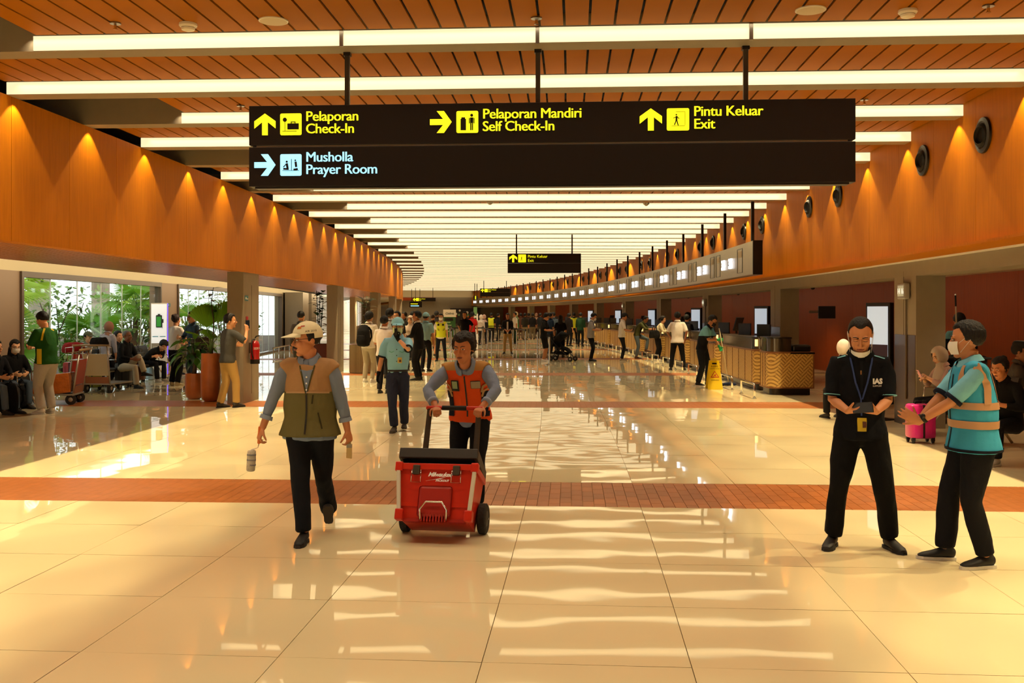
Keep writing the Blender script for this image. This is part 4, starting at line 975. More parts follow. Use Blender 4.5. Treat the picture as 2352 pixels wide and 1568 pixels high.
pp('seated person in jeans cut off by the frame edge beside black backpacks', -18, None, 75, 1.62, d=16.6, **seat(.50, shirt='17161a', sleeve=1.7, pants='5d6c7c', sk='b98763', hair='short'))
pp('seated man in olive cap behind the luggage carts', 196, None, 70, 1.64, d=23.0, **seat(.50, shirt='6b6a5e', sleeve=1.6, pants='2a2a2c', sk='c08f6c', hair=('cap', '4c4a2c')))
pp('woman in brown headscarf and grey blouse stooping behind the beige cart', 239, None, 165, 1.60, d=22.6, lean=16, shirt='9a949a', sleeve=1.6, pants='26242a', hair=('hijab', '8f6450'), hip=(0, 0, .80), rf=(-.1, -.05, 0, 0), lf=(.1, .1, 0, 0))
pp('grey-haired man in black jacket sitting with crossed leg', 284, None, 78, 1.70, d=22.3, **seat(.50, shirt='121112', sleeve=1.75, pants='b7a98e', legw=1.1, shoe='1d1b18', sk='7a4d36', hair='buzz', hairc='6e6a66', lf=(.05, -.52, .28, 10), face='plain'))
pp('black-haired person seated behind the grey-haired man', 264, None, 80, 1.66, d=23.4, **seat(.50, shirt='1a191c', sleeve=1.7, pants='26242a', sk='b98763', hair='short'))
pp('seated person in black slumped forward over a bag', 338, None, 72, 1.66, d=24.2, **seat(.50, lean=48, hp=30, shirt='100f12', sleeve=1.7, pants='121114', shoe='a59c8c', sole='c9c2b2', sk='b98763', hair='thick'))
pp('seated person in tan behind the charging column', 385, None, 60, 1.6, d=27.3, **seat(.50, lean=20, shirt='a56a44', sleeve=1.2, pants='33302e', sk='b0764f', hair='short'))
pp('woman with hair bun in white tee and black flared trousers seen from behind', 401, 886, 155, 1.66, shirt='ece4da', sleeve=.8, hem=-.06, collar=False, pants='0f0e10', legw=1.15, shoe='c9b58c', sole='d8c9a4', hair='bun', hairc='2a120c', sk='b5805c', rh=(-.14, -.30, 1.02), lh=(.1, -.3, 1.04))
pp('man in blue denim jacket with glasses behind the potted palms', 446, None, -42, 1.73, d=22.4, shirt='3f5b78', sleeve=1.55, pants='3d444c', sk='c08f6c', hair='short', face='glasses', rh=(-.10, -.33, 1.14), lh=(.12, -.30, 1.06), smat=fab('3f5b78', .5, 40))
B = pp('man in charcoal tee and khaki trousers raising a phone beside the column', 523, 936, 140, 1.68, shirt='45433f', sleeve=.9, hem=-.14, collar=False, pants='b28e54', legw=1.12, shoe='2a211b', sole='191512', sk='c08a63', hair='short', fat=1.05, rh=(-.26, -.24, 1.42), re=(-.7, .2, -1), rhd=(.1, -.1, 1), rpn=(.9, 0, 0), lh=(.12, -.25, 1.15), rf=(-.06, -.14, 0, 5), lf=(.10, .10, 0, -6), hy=-25, lean=4)
phone('black phone raised by the man in the charcoal tee', B.root.matrix_basis @ (B.arm[-1][2] + V(.02, -.03, .12)), (.15, 0, math.radians(140) + 1.2))
pp('man in dark grey suit seen from behind near the tall rubber plant', 690, None, 178, 1.74, d=23, shirt='57514a', sleeve=1.8, hem=-.2, pants='4c4741', sk='b07c58', hair='buzz', collar='57514a')
C = pp('man in white shirt and beige trousers wearing a black backpack', 846, 878, 165, 1.72, shirt='e6dccb', sleeve=.85, hem=-.12, pants='a39680', shoe='e6e0d4', sole='efeae0', sk='b07c58', hair='thick', lh=(.08, -.3, 1.1))
pp('young man in white polo standing before the backpack wearer, seen from behind', 881, 903, 168, 1.63, shirt='eee4dc', sleeve=.85, hem=-.13, pants='1c1a20', shoe='16130f', sk='a8714e', hair='short', lh=(.1, -.28, 1.05), rh=(-.12, -.28, 1.05))
pp('tall man in pale patterned shirt between white shirts', 894, None, 172, 1.80, d=25.5, smat=mat('leaf_print', 'aab0b8', .85, var=.5, vscale=45), sleeve=.85, pants='2a2a30', sk='b98763', hair='thick')
pp('man with glasses looking over the pale blue cap', 914, None, -25, 1.74, d=26.4, shirt='2b2a2e', sleeve=.85, pants='1a1a1e', sk='b98763', hair='short', face='glasses', collar=False)
D = pp('man in black suit and white shirt standing in profile', 962, 873, -98, 1.74, shirt='0d0c0e', sleeve=1.8, hem=-.24, fat=1.04, pants='0e0d0f', legw=1.1, shoe='0c0b0b', sk='8d5a3c', hair='short', collar='e8e4dc', lh=(.12, -.30, 1.06), rh=(-.12, -.30, 1.08))
tD = tree(D.shirt); ribbon(tD, [(0, 1.18), (0, 1.42)], .05, fab('e4e6ea'), D.shirt, 'shirt_front')
pp('uniformed man in pale blue cap half hidden behind the black suit', 977, None, 165, 1.70, d=28.5, shirt='8cbccb', sleeve=.85, hem=-.02, pants='14161c', sk='a8714e', hair=('cap', '8cc0cc'), shoe='14120f')
pp('woman in white headscarf and white blouse behind the black suit', 944, None, -10, 1.60, d=29, shirt='e2d4c4', sleeve=1.7, pants='2d2a2c', hair=('hijab', 'e0cdb8'), sk='c99a78')
pp('man in dark jacket far down beside the columns', 931, None, -60, 1.72, d=37, shirt='2b2622', sleeve=1.7, pants='1a1918', sk='8d5a3c')
pp('man in black jacket with back turned beyond the white headscarf', 948, None, 175, 1.74, d=35, shirt='17161a', sleeve=1.7, pants='17161a', sk='a8714e', hair='thick')
pp('man in brown tee and khaki shorts seen from behind', 993, 818, 165, 1.62, shirt='463a2c', sleeve=.85, pants='a98b58', plen=.62, shoe='33302c', sole='b0a898', sk='c08a63', hair='buzz', hairc='3c2c22')
pp('person in dark clothes beyond the khaki shorts man', 1002, None, 170, 1.76, d=44, shirt='2a2320', sleeve=1.6, pants='201d1c', hair='thick')
YV = mat('vest_yellow', 'd8e01e', .7, bump=.15, bscale=25)
def hv(P, m=YV, tape=True):
    o = vest(P, m, .014, -.06, vox=.022, disp=.004, sl=.05)
    if tape:
        tr = tree(o)
        for s_ in (-1, 1): ribbon(tr, [(s_ * .06, 1.16), (s_ * .13, 1.20)], .016, NAVY, o, 'tape', VD(P)); ribbon(tr, [(s_ * .06, 1.12), (s_ * .13, 1.16)], .016, NAVY, o, 'tape', VD(P))
    return o
E1 = pp('security woman in yellow vest and white mask facing us', 1013, 829, 3, 1.66, shirt='e8e0d0', sleeve=.8, pants='171a24', shoe='14120f', sk='b98763', hair='short', mask=('up', 'eee8de'), face='plain', rf=(-.15, 0, 0, -12), lf=(.16, 0, 0, 12)); o = hv(E1)
for s_ in (-1, 1): patch(tree(o), s_ * .05, s_ * .12, 1.30, 1.37, NAVY, o, 'name_patch')
pp('man in black tee and grey trousers standing in the queue lanes', 1068, None, -8, 1.74, d=39, shirt='151316', sleeve=.85, pants='55524e', sk='a8714e', rh=(-.2, .12, .95), lh=(.2, .12, .95), fat=1.08)
pp('person in bright red shirt partly hidden by the totem', 1084, None, 160, 1.72, d=45, shirt='b71d16', sleeve=.85, pants='2a282a', hair='thick')
F1 = pp('marshal in yellow vest with blue shoulder panel seen from behind', 1128, 785, 165, 1.68, shirt='1b1d22', sleeve=.9, pants='101114', hair='short'); hv(F1, tape=False)
pp('man in black waistcoat and white sleeves in the queue', 1143, 783, 120, 1.66, shirt='15151a', sleeve=1.4, pants='15161c', hair='short', hy=20)
pp('woman in white headscarf far down the hall', 1104, None, 150, 1.58, d=52, shirt='c9bcb0', sleeve=1.6, pants='2c2a2e', hair=('hijab', 'ded2c4'))
pp('woman in pale pink headscarf far down the hall', 1113, None, -150, 1.58, d=54, shirt='2a2c34', sleeve=1.6, pants='2c2a2e', hair=('hijab', 'd9b8ac'))
H1 = pp('young man in open black jacket, white tee and khaki trousers facing us', 1166, 812, 2, 1.67, shirt='131312', sleeve=1.6, hem=-.1, pants='b08c58', shoe='17130f', sk='9c6444', hair='short', rh=(-.05, -.24, 1.0), lh=(.06, -.24, 1.0), rf=(-.14, -.02, 0, -14), lf=(.16, 0, 0, 14), face='plain')
patch(tree(H1.shirt), -.035, .035, .86, 1.38, fab('dcd4c8'), H1.shirt, 'tee_front')
pp('man with white sleeves and green waistcoat turning aside', 1184, None, -60, 1.72, d=54, shirt='dcd8cc', sleeve=.9, pants='16301c', hair='short', face='glasses')
pp('woman in green robe and cream headscarf standing above the queue', 1187, None, -70, 1.74, d=60, shirt='1d6a34', sleeve=1.7, pants='1d6a34', hair=('hijab', 'd9c79c'))
for px, d, c, pn, lb in ((1196, 64, '5c3a2a', '6a5a48', 'brown jacket'), (1205, 62, '2c2a22', '7d7058', 'dark olive jacket'), (1214, 66, '3a2a24', '5a5248', 'dark brown coat'), (1223, 63, '1c1a1c', '6e6250', 'black jacket and grey trousers'), (1232, 67, '4a2420', '5a5044', 'maroon jacket'), (1240, 65, '1e2024', '3a3632', 'navy jacket')):
    pp('traveller in %s in the far queue by the counters' % lb, px, None, 150 + px % 40, 1.66, d=d, shirt=c, sleeve=1.6, pants=pn, hair=('hijab', 'b08a70') if px == 1232 else 'thick', group='travellers in the far queue')
I1 = pp('man in black tee and long black shorts with white sneakers behind the stroller', 1249, 830, 78, 1.70, shirt='141312', sleeve=.85, pants='17150f', plen=.72, shoe='e4dcd2', sole='eee8e0', sk='b07650', hair='thick', face='glasses', **PHONE); hphone(I1, 'phone held by the man in black shorts')
pp('man in dark blue tee beyond the stroller', 1263, None, 120, 1.70, d=41, shirt='22344c', sleeve=.9, pants='1c1e24', hair='short')
pp('man in slate tee with his back turned beyond the stroller', 1271, None, 178, 1.72, d=44, shirt='4c5862', sleeve=.9, pants='1c1e24', hair='short')
pp('woman in black with long loose hair seen from behind', 1287, None, 172, 1.60, d=38, shirt='100e10', sleeve=.9, hem=-.2, pants='131214', legw=1.2, hair='long', hairc='120c0a')
pp('person in black shirt at the counter next to the yellow vest', 1306, None, 140, 1.66, d=50, shirt='1a1416', sleeve=1.5, pants='141318', hair='thick')
J1 = pp('man in yellow vest over green sleeves with his back to us', 1318, 789, 176, 1.70, shirt='1e3c28', sleeve=1.5, hem=-.1, pants='15181c', hair='short', fat=1.05, rf=(-.15, 0, 0, -8), lf=(.15, 0, 0, 8)); hv(J1, tape=False)
pp('man in dark green jacket leaning at the counter', 1333, None, 165, 1.70, d=50, shirt='22442a', sleeve=1.6, pants='1a1d20', hair='short')
K1 = pp('man in grey checked shirt and white mask looking at phone', 1357, 829, 84, 1.70, smat=mat('check_grey', '8a8788', .85, var=.35, vscale=60), sleeve=.85, hem=-.16, pants='121114', shoe='14110f', sk='a8714e', hair='short', mask=('up', 'eae2d6'), fat=1.08, **PHONE); hphone(K1, 'phone held by the man in the checked shirt')
L1 = pp('man in white polo and black cap checking phone', 1428, 829, 88, 1.70, shirt='e8ded0', sleeve=.85, hem=-.12, pants='1e2026', shoe='bfae92', sole='cfc2a8', sk='a8714e', hair=('cap', '17161a'), fat=1.05, **PHONE); hphone(L1, 'phone held by the man in the white polo')
pp('man in olive sweater and jeans bent over the counter with a foot on the rail', 1463, 823, 72, 1.68, lean=30, hp=22, shirt='4a4a28', sleeve=1.5, hem=-.08, pants='5c6c74', shoe='5a3d28', sk='a8714e', hair='buzz', rh=(-.15, -.62, 1.12), lh=(.15, -.60, 1.12), lf=(.1, -.34, .26, 5), rf=(-.1, .0, 0, -5))
M1 = pp('woman in cream blouse leaning on the counter with a black shoulder bag', 1510, 829, 78, 1.62, lean=20, shirt='e4d6b0', sleeve=1.5, hem=-.08, collar=False, pants='131114', legw=1.15, shoe='e2d8ca', sole='ece4d8', sk='b5805c', hair='pony', hairc='160d0a', rh=(-.1, -.45, 1.12), lh=(.12, -.45, 1.12), rf=(-.1, .06, 0, 0), lf=(.1, .0, 0, 0))
pp('man in untucked white shirt and black trousers with his back to us', 1556, 850, 174, 1.72, shirt='eee6da', sleeve=.9, hem=-.17, flare=.012, fat=1.06, pants='121114', legw=1.1, shoe='100f0e', sk='8d5a3c', hair='short', rf=(-.19, 0, 0, -10), lf=(.19, 0, 0, 10), rh=(-.22, .05, .90), lh=(.2, -.15, .95))
pp('person in black trousers half hidden by the white-shirted man', 1576, None, 150, 1.64, d=31, shirt='1d1c20', sleeve=.9, pants='101012', hair='short')
pp('counter clerk in green jacket and white mask', 1582, None, -62, 1.70, d=33.5, shirt='14361f', sleeve=1.7, pants='14161a', sk='b98763', hair='thick', mask=('down', 'e8e2d8'), face='plain')
Q1 = pp('cleaner in pale blue and black uniform mopping with green gloves', 1612, 886, 62, 1.70, lean=20, hp=26, smat=zmat('uniform_two_tone', (1.19,), ('14151c', '78b6c8')), sleeve=.8, hem=-.1, pants='1c2027', legw=1.1, shoe='1a1a1c', sole='e0dad0', sk='a8714e', hair='short', mask=('up', '17161a'), face='glasses', glove={-1: '2e9a5a', 1: '2e9a5a'}, rh=(-.02, -.42, 1.10), lh=(.02, -.50, .80), rf=(-.12, .05, 0, -6), lf=(.12, -.1, 0, 6), collar='1a1c24')
# -- right waiting area
pp('woman in white headscarf and dark blue shirt behind the man in black polo', 1944, None, 195, 1.62, d=15.5, **seat(.52, shirt='141926', sleeve=1.6, pants='1c1b20', hair=('hijab', 'ecdcd0'), sk='c99a78'))
R1 = pp('seated woman in pale headscarf and pink top holding a pink phone', 2178, None, -82, 1.60, d=13.8, **seat(.50, shirt='b08f86', sleeve=1.6, pants='161416', legw=1.15, sk='c08f6c', hair=('hijab', 'b8a694'), face='plain', hp=20, rh=(-.04, -.36, .84), lh=(.06, -.36, .86), barefoot=True))
pp('person in cyan and navy uniform bending away behind the black bag', 2207, None, 172, 1.70, d=16.0, lean=8, smat=zmat('uniform_back', (1.30,), ('151c2c', '6fb0c2')), sleeve=.9, pants='15161c', hair='short', hp=10)
pp('seated man in black cap and grey shirt looking aside', 2326, None, 62, 1.70, d=12.9, **seat(.52, shirt='56504a', sleeve=.9, pants='1c1b20', sk='8d5a3c', hair=('peci', '0f0e10'), face='moustache', hy=5))
S1 = pp('seated woman in black with white patterned sneakers', 2322, None, -58, 1.62, d=11.2, **seat(.48, lean=16, shirt='121113', sleeve=1.7, pants='16161c', legw=1.1, shoe='cfc4b4', sole='e2dace', sk='b5764e', hair='bun', hairc='120c0a', face='plain', hp=10, rh=(-.12, -.34, .72), lh=(.1, -.34, .72)))
# ================================================================ SIGNS, CEILING AND WALL FIXTURES
def at(name, s, n, label=None, cat=None, group=None, rz=0.0, z=0.0): return empty(name, W(s, n, z), HD(s) + math.radians(rz), label, cat, group)
YEM = mat('sign_yellow_lit', 'f6f01c', .5, emit=1.0); BEM = mat('sign_blue_lit', '9fe4ff', .5, emit=1.0); SIGNB = mat('sign_black', '160c06', .45, spec=.3)
ARUP = [(-.028, -.105), (.028, -.105), (.028, .022), (.105, -.04), (.105, .03), (0, .105), (-.105, .03), (-.105, -.04), (-.028, .022)]
def arrow(parent, x, z, m, ang, k, y):
    c, s_ = math.cos(ang), math.sin(ang); MB().prism([(x + k * (a * c - b * s_), z + k * (a * s_ + b * c)) for a, b in ARUP], y - .004, y).build('arrow', m, parent)
def icon(parent, x, z, m, kind, k, y):
    h = .105 * k; r = .015 * k; pts = []
    for cx, cz, a0 in ((h - r, h - r, 0), (-h + r, h - r, 90), (-h + r, -h + r, 180), (h - r, -h + r, 270)):
        for i in range(4): a = math.radians(a0 + i * 30); pts.append((x + cx + r * math.cos(a), z + cz + r * math.sin(a)))
    ic = MB().prism(pts, y - .003, y).build('pictogram', m, parent); g = MB(); Y0, Y1 = y - .0055, y - .003
    def rc(a, b, c, d): g.prism([(x + a * h, z + b * h), (x + c * h, z + b * h), (x + c * h, z + d * h), (x + a * h, z + d * h)], Y0, Y1)
    def dot(a, b, rr, n=10): g.prism([(x + a * h + rr * h * math.cos(2 * math.pi * i / n), z + b * h + rr * h * math.sin(2 * math.pi * i / n)) for i in range(n)], Y0, Y1)
    def ln(a, b, c, d, w):
        dx, dz = c - a, d - b; l = math.hypot(dx, dz); px, pz = -dz / l * w / 2, dx / l * w / 2; g.prism([(x + q * h, z + e * h) for q, e in ((a + px, b + pz), (a - px, b - pz), (c - px, d - pz), (c + px, d + pz))], Y0, Y1)
    if kind == 'bag': rc(-.32, -.48, .75, .08); rc(.0, .08, .08, .2); rc(.36, .08, .44, .2); rc(.0, .18, .44, .25); rc(-.58, -.6, -.54, .3); dot(-.56, .42, .2); rc(-.8, -.66, .55, -.61)
    elif kind == 'kiosk': rc(-.62, -.76, -.12, .28); rc(-.55, .28, -.2, .42); dot(.4, .6, .14); rc(.14, -.15, .22, .36); rc(.58, -.15, .66, .36); rc(.25, -.1, .55, .4); rc(.27, -.76, .38, -.1); rc(.43, -.76, .53, -.1)
    elif kind == 'exit': dot(-.15, .42, .07); ln(-.12, .3, -.15, -.1, .16); ln(-.15, -.05, -.32, -.5, .09); ln(-.12, -.05, .02, -.55, .09); ln(-.1, .25, .12, .05, .06); ln(-.16, .22, -.42, .12, .06); rc(-.2, .68, .62, .71); rc(.6, -.55, .63, .71); rc(-.6, -.6, .6, -.57)
    elif kind == 'pray': rc(.03, -.5, .08, .55); rc(-.8, -.53, .78, -.49); dot(.42, .42, .08); ln(.45, .3, .5, -.2, .2); ln(.25, -.45, .65, -.38, .18); dot(-.38, .3, .1); ln(-.38, .15, -.3, -.3, .2); ln(-.7, -.35, -.2, -.38, .16); ln(-.4, .12, -.7, -.2, .08)
    g.build('glyph', SIGNB, ic)
# -- main hanging sign
DS = 8.62
sg = empty('hanging_sign', W(8.62, -.31, 0), HD(8.62), 'large black hanging direction sign with check-in, exit and prayer room lettering', 'sign')
pxx = lambda px: (px - 1263.5) / FPX * DS
def pz(px, py): return 3.487 - (py - (243 - (px - 573) * 11 / 1381)) / FPX * DS
HWD = 1381 / 2 / FPX * DS
r1 = MB().box(-HWD, HWD, -.07, .07, 3.142, 3.487, None, .004).build('upper_box', SIGNB, sg); r2 = MB().box(-HWD, HWD, -.07, .07, 2.782, 3.125, None, .004).build('lower_box', SIGNB, sg)
MB().box(-HWD + .06, HWD - .06, -.05, .05, 3.12, 3.145).build('spacer', DSTEEL, sg); MB().box(-HWD + .05, HWD - .05, -.055, .055, 2.765, 2.785).build('bottom_rail', BLACK, sg)
for px in (800, 1243, 1714):
    x = pxx(px); MB().box(x - .02, x + .02, -.02, .02, 3.48, ZC - BH + .005).build('hanger', mat('hanger_steel', '4a443c', .4, .6), sg); MB().box(x - .012, x + .02, -.255, -.235, ZC - BH - .01, ZC + .01).build('bracket', DSTEEL, sg); MB().box(x - .03, x + .03, -.03, .03, ZC - BH - .03, ZC - BH + .004).build('bracket', BLACK, sg)
def grp(px0, py0, ang, kind, l1, l2, m, row):
    xa = pxx(px0 + 25); z = pz(px0 + 25, py0 + 25); arrow(row, xa, z, m, ang, .90, -.071); icon(row, pxx(px0 + 86), pz(px0 + 86, py0 + 25), m, kind, .90, -.071)
    for k_ in (0, .0045):
        for t_, dy in ((l1, 17.5), (l2, 46)): text(t_, .122, m, row, (pxx(px0 + 120) + k_, -.074 - k_ * .05, pz(px0 + 120, py0 + dy)), ext=.001, spacing=.96)
grp(586, 261, 0, 'bag', 'Pelaporan', 'Check-In', YEM, r1); grp(996, 257, -math.pi / 2, 'kiosk', 'Pelaporan Mandiri', 'Self Check-In', YEM, r1); grp(1474, 253, 0, 'exit', 'Pintu Keluar', 'Exit', YEM, r1); grp(586, 355, -math.pi / 2, 'pray', 'Musholla', 'Prayer Room', BEM, r2)
def small_sign(s, px, wd, rows, ang, label, top=3.40, rh_=.285):
    n = SN(G(px, 0, 0, s))[1]; g = empty('hanging_sign', W(s, n), HD(s), label, 'sign'); z0 = top - rh_ * rows
    for r in range(rows):
        b = MB().box(-wd / 2, wd / 2, -.05, .05, top - rh_ * (r + 1) + .006, top - rh_ * r, None, .004).build('sign_box', SIGNB, g)
        if r == 0:
            k = rh_ * .40 / .105; zc = top - rh_ / 2; arrow(b, -wd / 2 + .16, zc, YEM, ang, k, -.051); icon(b, -wd / 2 + .42, zc, YEM, 'exit', k, -.051)
            text('Pintu Keluar', .115, YEM, b, (-wd / 2 + .58, -.053, zc + .02), ext=.001); text('Exit', .115, YEM, b, (-wd / 2 + .58, -.053, zc - .10), ext=.001)
    for x in (-wd * .38, wd * .38): MB().box(x - .02, x + .02, -.02, .02, top - .01, ZC - BH).build('hanger', SIGNB, g)
    return g
small_sign(29.0, 1250, 2.13, 2, 0, 'black two-row exit sign hanging in mid hall'); small_sign(71, 1137, 2.15, 2, 0, 'small far exit sign hanging over the queue'); small_sign(92, 971, 2.1, 1, math.pi / 2, 'distant exit sign with an arrow pointing to the side wall', 3.05, .33)
g = empty('hanging_sign', W(97, SN(G(951, 0, 0, 97))[1]), HD(97), 'dark sign with blue line peeking past the wood wall end', 'sign'); b = MB().box(-.6, .6, -.05, .05, 2.2, 2.75).build('sign_box', SIGNB, g); MB().box(-.5, .3, -.06, -.05, 2.3, 2.38).build('blue_line', BEM, b); MB().box(-.5, .2, -.06, -.05, 2.5, 2.56).build('yellow_line', YEM, b)
for x in (-.4, .4): MB().box(x - .02, x + .02, -.02, .02, 2.74, ZC - BH).build('hanger', SIGNB, g)
g = empty('hanging_sign', W(78, SN(G(1092, 0, 0, 78))[1]), HD(78) + 1.2, 'edge-on hanging sign with a yellow end beyond the queue', 'sign'); b = MB().box(-.5, .5, -.06, .06, 2.7, 3.0).build('sign_box', SIGNB, g); MB().box(-.5, -.2, -.066, -.06, 2.72, 2.98).build('yellow_field', YEM, b)
for x in (-.35, .35): MB().box(x - .02, x + .02, -.02, .02, 3.0, ZC - BH).build('hanger', SIGNB, g)
# -- little things on the plank ceiling
WFIX = mat('fixture_white', 'e2d6bd', .5)
def sprinkler(px, py, lb):
    v = G(px, py, ZC); g = empty('sprinkler', v, 0, lb, 'sprinkler'); MB().cyl((0, 0, -.012), .045, .014, 16).build('rose', DSTEEL, g); MB().cyl((0, 0, -.05), .012, .04, 10).build('stem', STEEL, g); MB().cyl((0, 0, -.058), .02, .006, 12).build('deflector', STEEL, g)
def detector(px, py, lb):
    v = G(px, py, ZC); g = empty('smoke_detector', v, 0, lb, 'smoke detector'); MB().lathe([(.072, 0), (.074, -.02), (.066, -.03)], 20).build('base', WFIX, g, smooth='auto')
    d = MB().lathe([(.058, -.03), (.052, -.055), (.02, -.066)], 20).build('sensor_head', WFIX, g, smooth='auto')
    for k in range(3): MB().lathe([(.0565 - k * .005, -.036 - k * .008), (.0565 - k * .005, -.039 - k * .008)], 20).build('slot', GREYD, d)
def ceil_speaker(px, py, lb):
    v = G(px, py, ZC); g = empty('ceiling_speaker', v, 0, lb, 'speaker'); MB().lathe([(.12, 0), (.12, -.008), (.112, -.012)], 28).build('rim', WFIX, g, smooth='auto'); MB().lathe([(.11, -.009), (.11, -.0125)], 28).build('grille', mat('grille', 'cdb896', .7), g)
sprinkler(265, 52, 'sprinkler head at the upper edge above the orange wall'); sprinkler(1232, 40, 'sprinkler head above the middle of the big sign'); sprinkler(2270, 12, 'sprinkler head nearest the upper corner by the nozzles'); sprinkler(553, 242, 'sprinkler head just beside the big sign\'s end'); sprinkler(1985, 228, 'sprinkler head past the blank end of the big sign')
detector(432, 54, 'round smoke detector over the short ceiling bay'); detector(2085, 23, 'round smoke detector near the nozzle wall'); detector(1854, 232, 'smoke detector just over the big sign\'s top edge')
ceil_speaker(628, 47, 'flat round ceiling speaker above the first sign hanger'); ceil_speaker(1862, 22, 'flat round ceiling speaker beyond the third sign hanger')
for i, (s, n) in enumerate(((22, -1.6), (22.3, 1.8), (26, -1.7), (29.4, -1.9), (33, -2.0), (36.5, -2.1), (40, -2.2), (43.5, -2.4))):
    g = empty('smoke_detector', W(s - .5, n, ZC), 0, 'tiny smoke detector on the far ceiling, %s of the receding row' % 'first second third fourth fifth sixth seventh eighth'.split()[i], 'smoke detector', 'ceiling detectors in a row'); MB().lathe([(.08, 0), (.07, -.03), (.02, -.07)], 12).build('body', DSTEEL, g, smooth='auto')
g = empty('camera_dome', W(20.6, SN(G(1247, 0, 0, 20.6))[1], ZC), 0, 'dark dome camera on the ceiling past the big sign', 'camera'); MB().cyl((0, 0, -.03), .09, .03, 18).build('base', WFIX, g); MB().blob((0, 0, -.03), (.075, .075, .07)).build('dome', BLACK, g, smooth=True)
# -- air nozzles on the orange wall
ORD = 'first second third fourth fifth sixth seventh eighth ninth tenth eleventh twelfth thirteenth fourteenth fifteenth sixteenth seventeenth eighteenth nineteenth twentieth twenty-first twenty-second twenty-third twenty-fourth twenty-fifth twenty-sixth twenty-seventh'.split()
noz = None
for k in range(13):
    for q, so in enumerate((11.2, 13.0)):
        s = so + 5.53 * k
        if s > 80: continue
        lb = 'round black air nozzle on orange wall, %s in the row from the near end' % ORD[k * 2 + q]
        if noz is None:
            noz = empty('air_nozzle', W(s, 4.43, 3.63), HD(s), lb, 'air nozzle', 'air nozzles on the orange wall'); M = Matrix.Rotation(-math.pi / 2, 4, 'Y')
            MB().lathe([(.20, -.005), (.195, .02), (.155, .03), (.14, .02)], 28, M=M).build('flange', BLACK, noz, smooth='auto'); MB().lathe([(.135, .0), (.13, .03), (.095, .055), (.08, .02)], 24, M=M @ Matrix.Rotation(.25, 4, 'X')).build('ball_jet', MBLACK, noz, smooth='auto'); o = noz
        else: o = copy_tree(noz); o.location = W(s, 4.43, 3.63); o.rotation_euler.z = HD(s); o['label'] = lb
# -- counter number board
BRD = mat('board_bronze', '8e7c58', .32, .55, var=.06, vscale=3, stretch=(1, 1, 6)); NUM = mat('number_white_lit', 'eef4ff', .5, emit=2.2)
bd_ = empty('number_board', W(20, 3.8), 0, 'long bronze board of lit counter numbers hanging above the check-in desks', 'sign board'); MI = Matrix.Translation(-W(20, 3.8))
def rel(o):
    o.data.transform(MI); return o
rel(arc_box(20, 101, 3.72, 3.90, 2.45, 3.12, 2).build('board', BRD, bd_)); rel(arc_box(19.98, 20.02, 3.715, 3.905, 2.445, 3.125).build('end_cap', SIGNB, bd_)); rel(arc_box(20, 101, 3.715, 3.905, 2.44, 2.455, 3).build('lower_edge', mat('edge_gold', '7a5a2e', .4, .5), bd_))
nums = {}
for k in range(26):
    s0 = 21.0 + 3.1 * k
    for a, b in ((s0, s0 + .5), (s0 + 2.4, s0 + 2.9)):
        fr = MB()
        for x0, x1, z0, z1 in ((a, b, 3.02, 3.035), (a, b, 2.52, 2.53), (a, a + .015, 2.52, 3.03), (b - .015, b, 2.52, 3.03)): arc_box(x0, x1, 3.712, 3.722, z0, z1, 3, fr)
        o = rel(fr.build('door_outline', BLACK, bd_)); 
        if k < 6: rel(arc_box(a + .06, b - .12, 3.715, 3.72, 2.85, 2.98).build('notice', mat('notice_pale', 'b7a98a', .6), bd_))
    for j, so in enumerate((.85, 1.65)):
        v = 35 - (k * 2 + j); v = v if v > 0 else v + 60
        me = text_mesh(str(v), .30, 'LEFT', ext=.02, bold=.008); me.materials.append(NUM); s = s0 + so + .4
        o = link('number', me, bd_, W(s, 3.69, 2.66) - W(20, 3.8)); o.rotation_euler = (math.pi / 2, 0, HD(s) - math.pi / 2)
for k in range(28):
    s = 20.5 + 2.85 * k; MB().box(-.03, .03, -.03, .03, 3.1, ZC - .08).build('hanger', SIGNB, bd_, loc=W(s, 3.82) - W(20, 3.8), rz=HD(s))
# -- clocks on the columns and dome cameras under the soffit
LCD = mat('clock_face', 'b9bda4', .3, emit=.25)
for i, s in enumerate((14.69, 30.96, 47.6)):
    g = at('wall_clock', s + .36, 4.945, ['grey digital clock on the nearest counter-side column', 'digital clock on the third counter-side column', 'small digital clock on a far counter-side column'][i], 'clock', 'digital clocks', 0, 2.0)
    MB().box(-.09, -.005, -.16, .16, -.12, .12, None, .02).build('case', mat('clock_case', '9a948a', .4), g); f = MB().box(-.094, -.088, -.12, .12, -.075, .085).build('face', LCD, g)
    me = text_mesh('14 16', .12, 'CENTER', ext=.001); me.materials.append(mat('clock_digit', 'f4f4dc', .4, emit=.9)); o = link('digits', me, f, (-.096, 0, -.04)); o.rotation_euler = (math.pi / 2, 0, -math.pi / 2)
    MB().box(-.02, -.003, -.012, .012, -1.6, -.11).build('conduit', GREYD, g)
for i, s in enumerate((11.6, 18.9, 26.8, 35, 43)):
    g = at('camera_dome', s, 6.9, ['white dome camera before the red-brown door wall', 'white dome camera above the empty monitor', 'white dome camera above the first desks', 'white dome camera above the middle desks', 'white dome camera above the far desks'][i], 'camera', None, 0, 2.42); MB().cyl((0, 0, -.07), .085, .07, 18).build('base', WFIX, g); MB().blob((0, 0, -.07), (.06, .06, .055)).build('dome', BLACK, g, smooth=True)
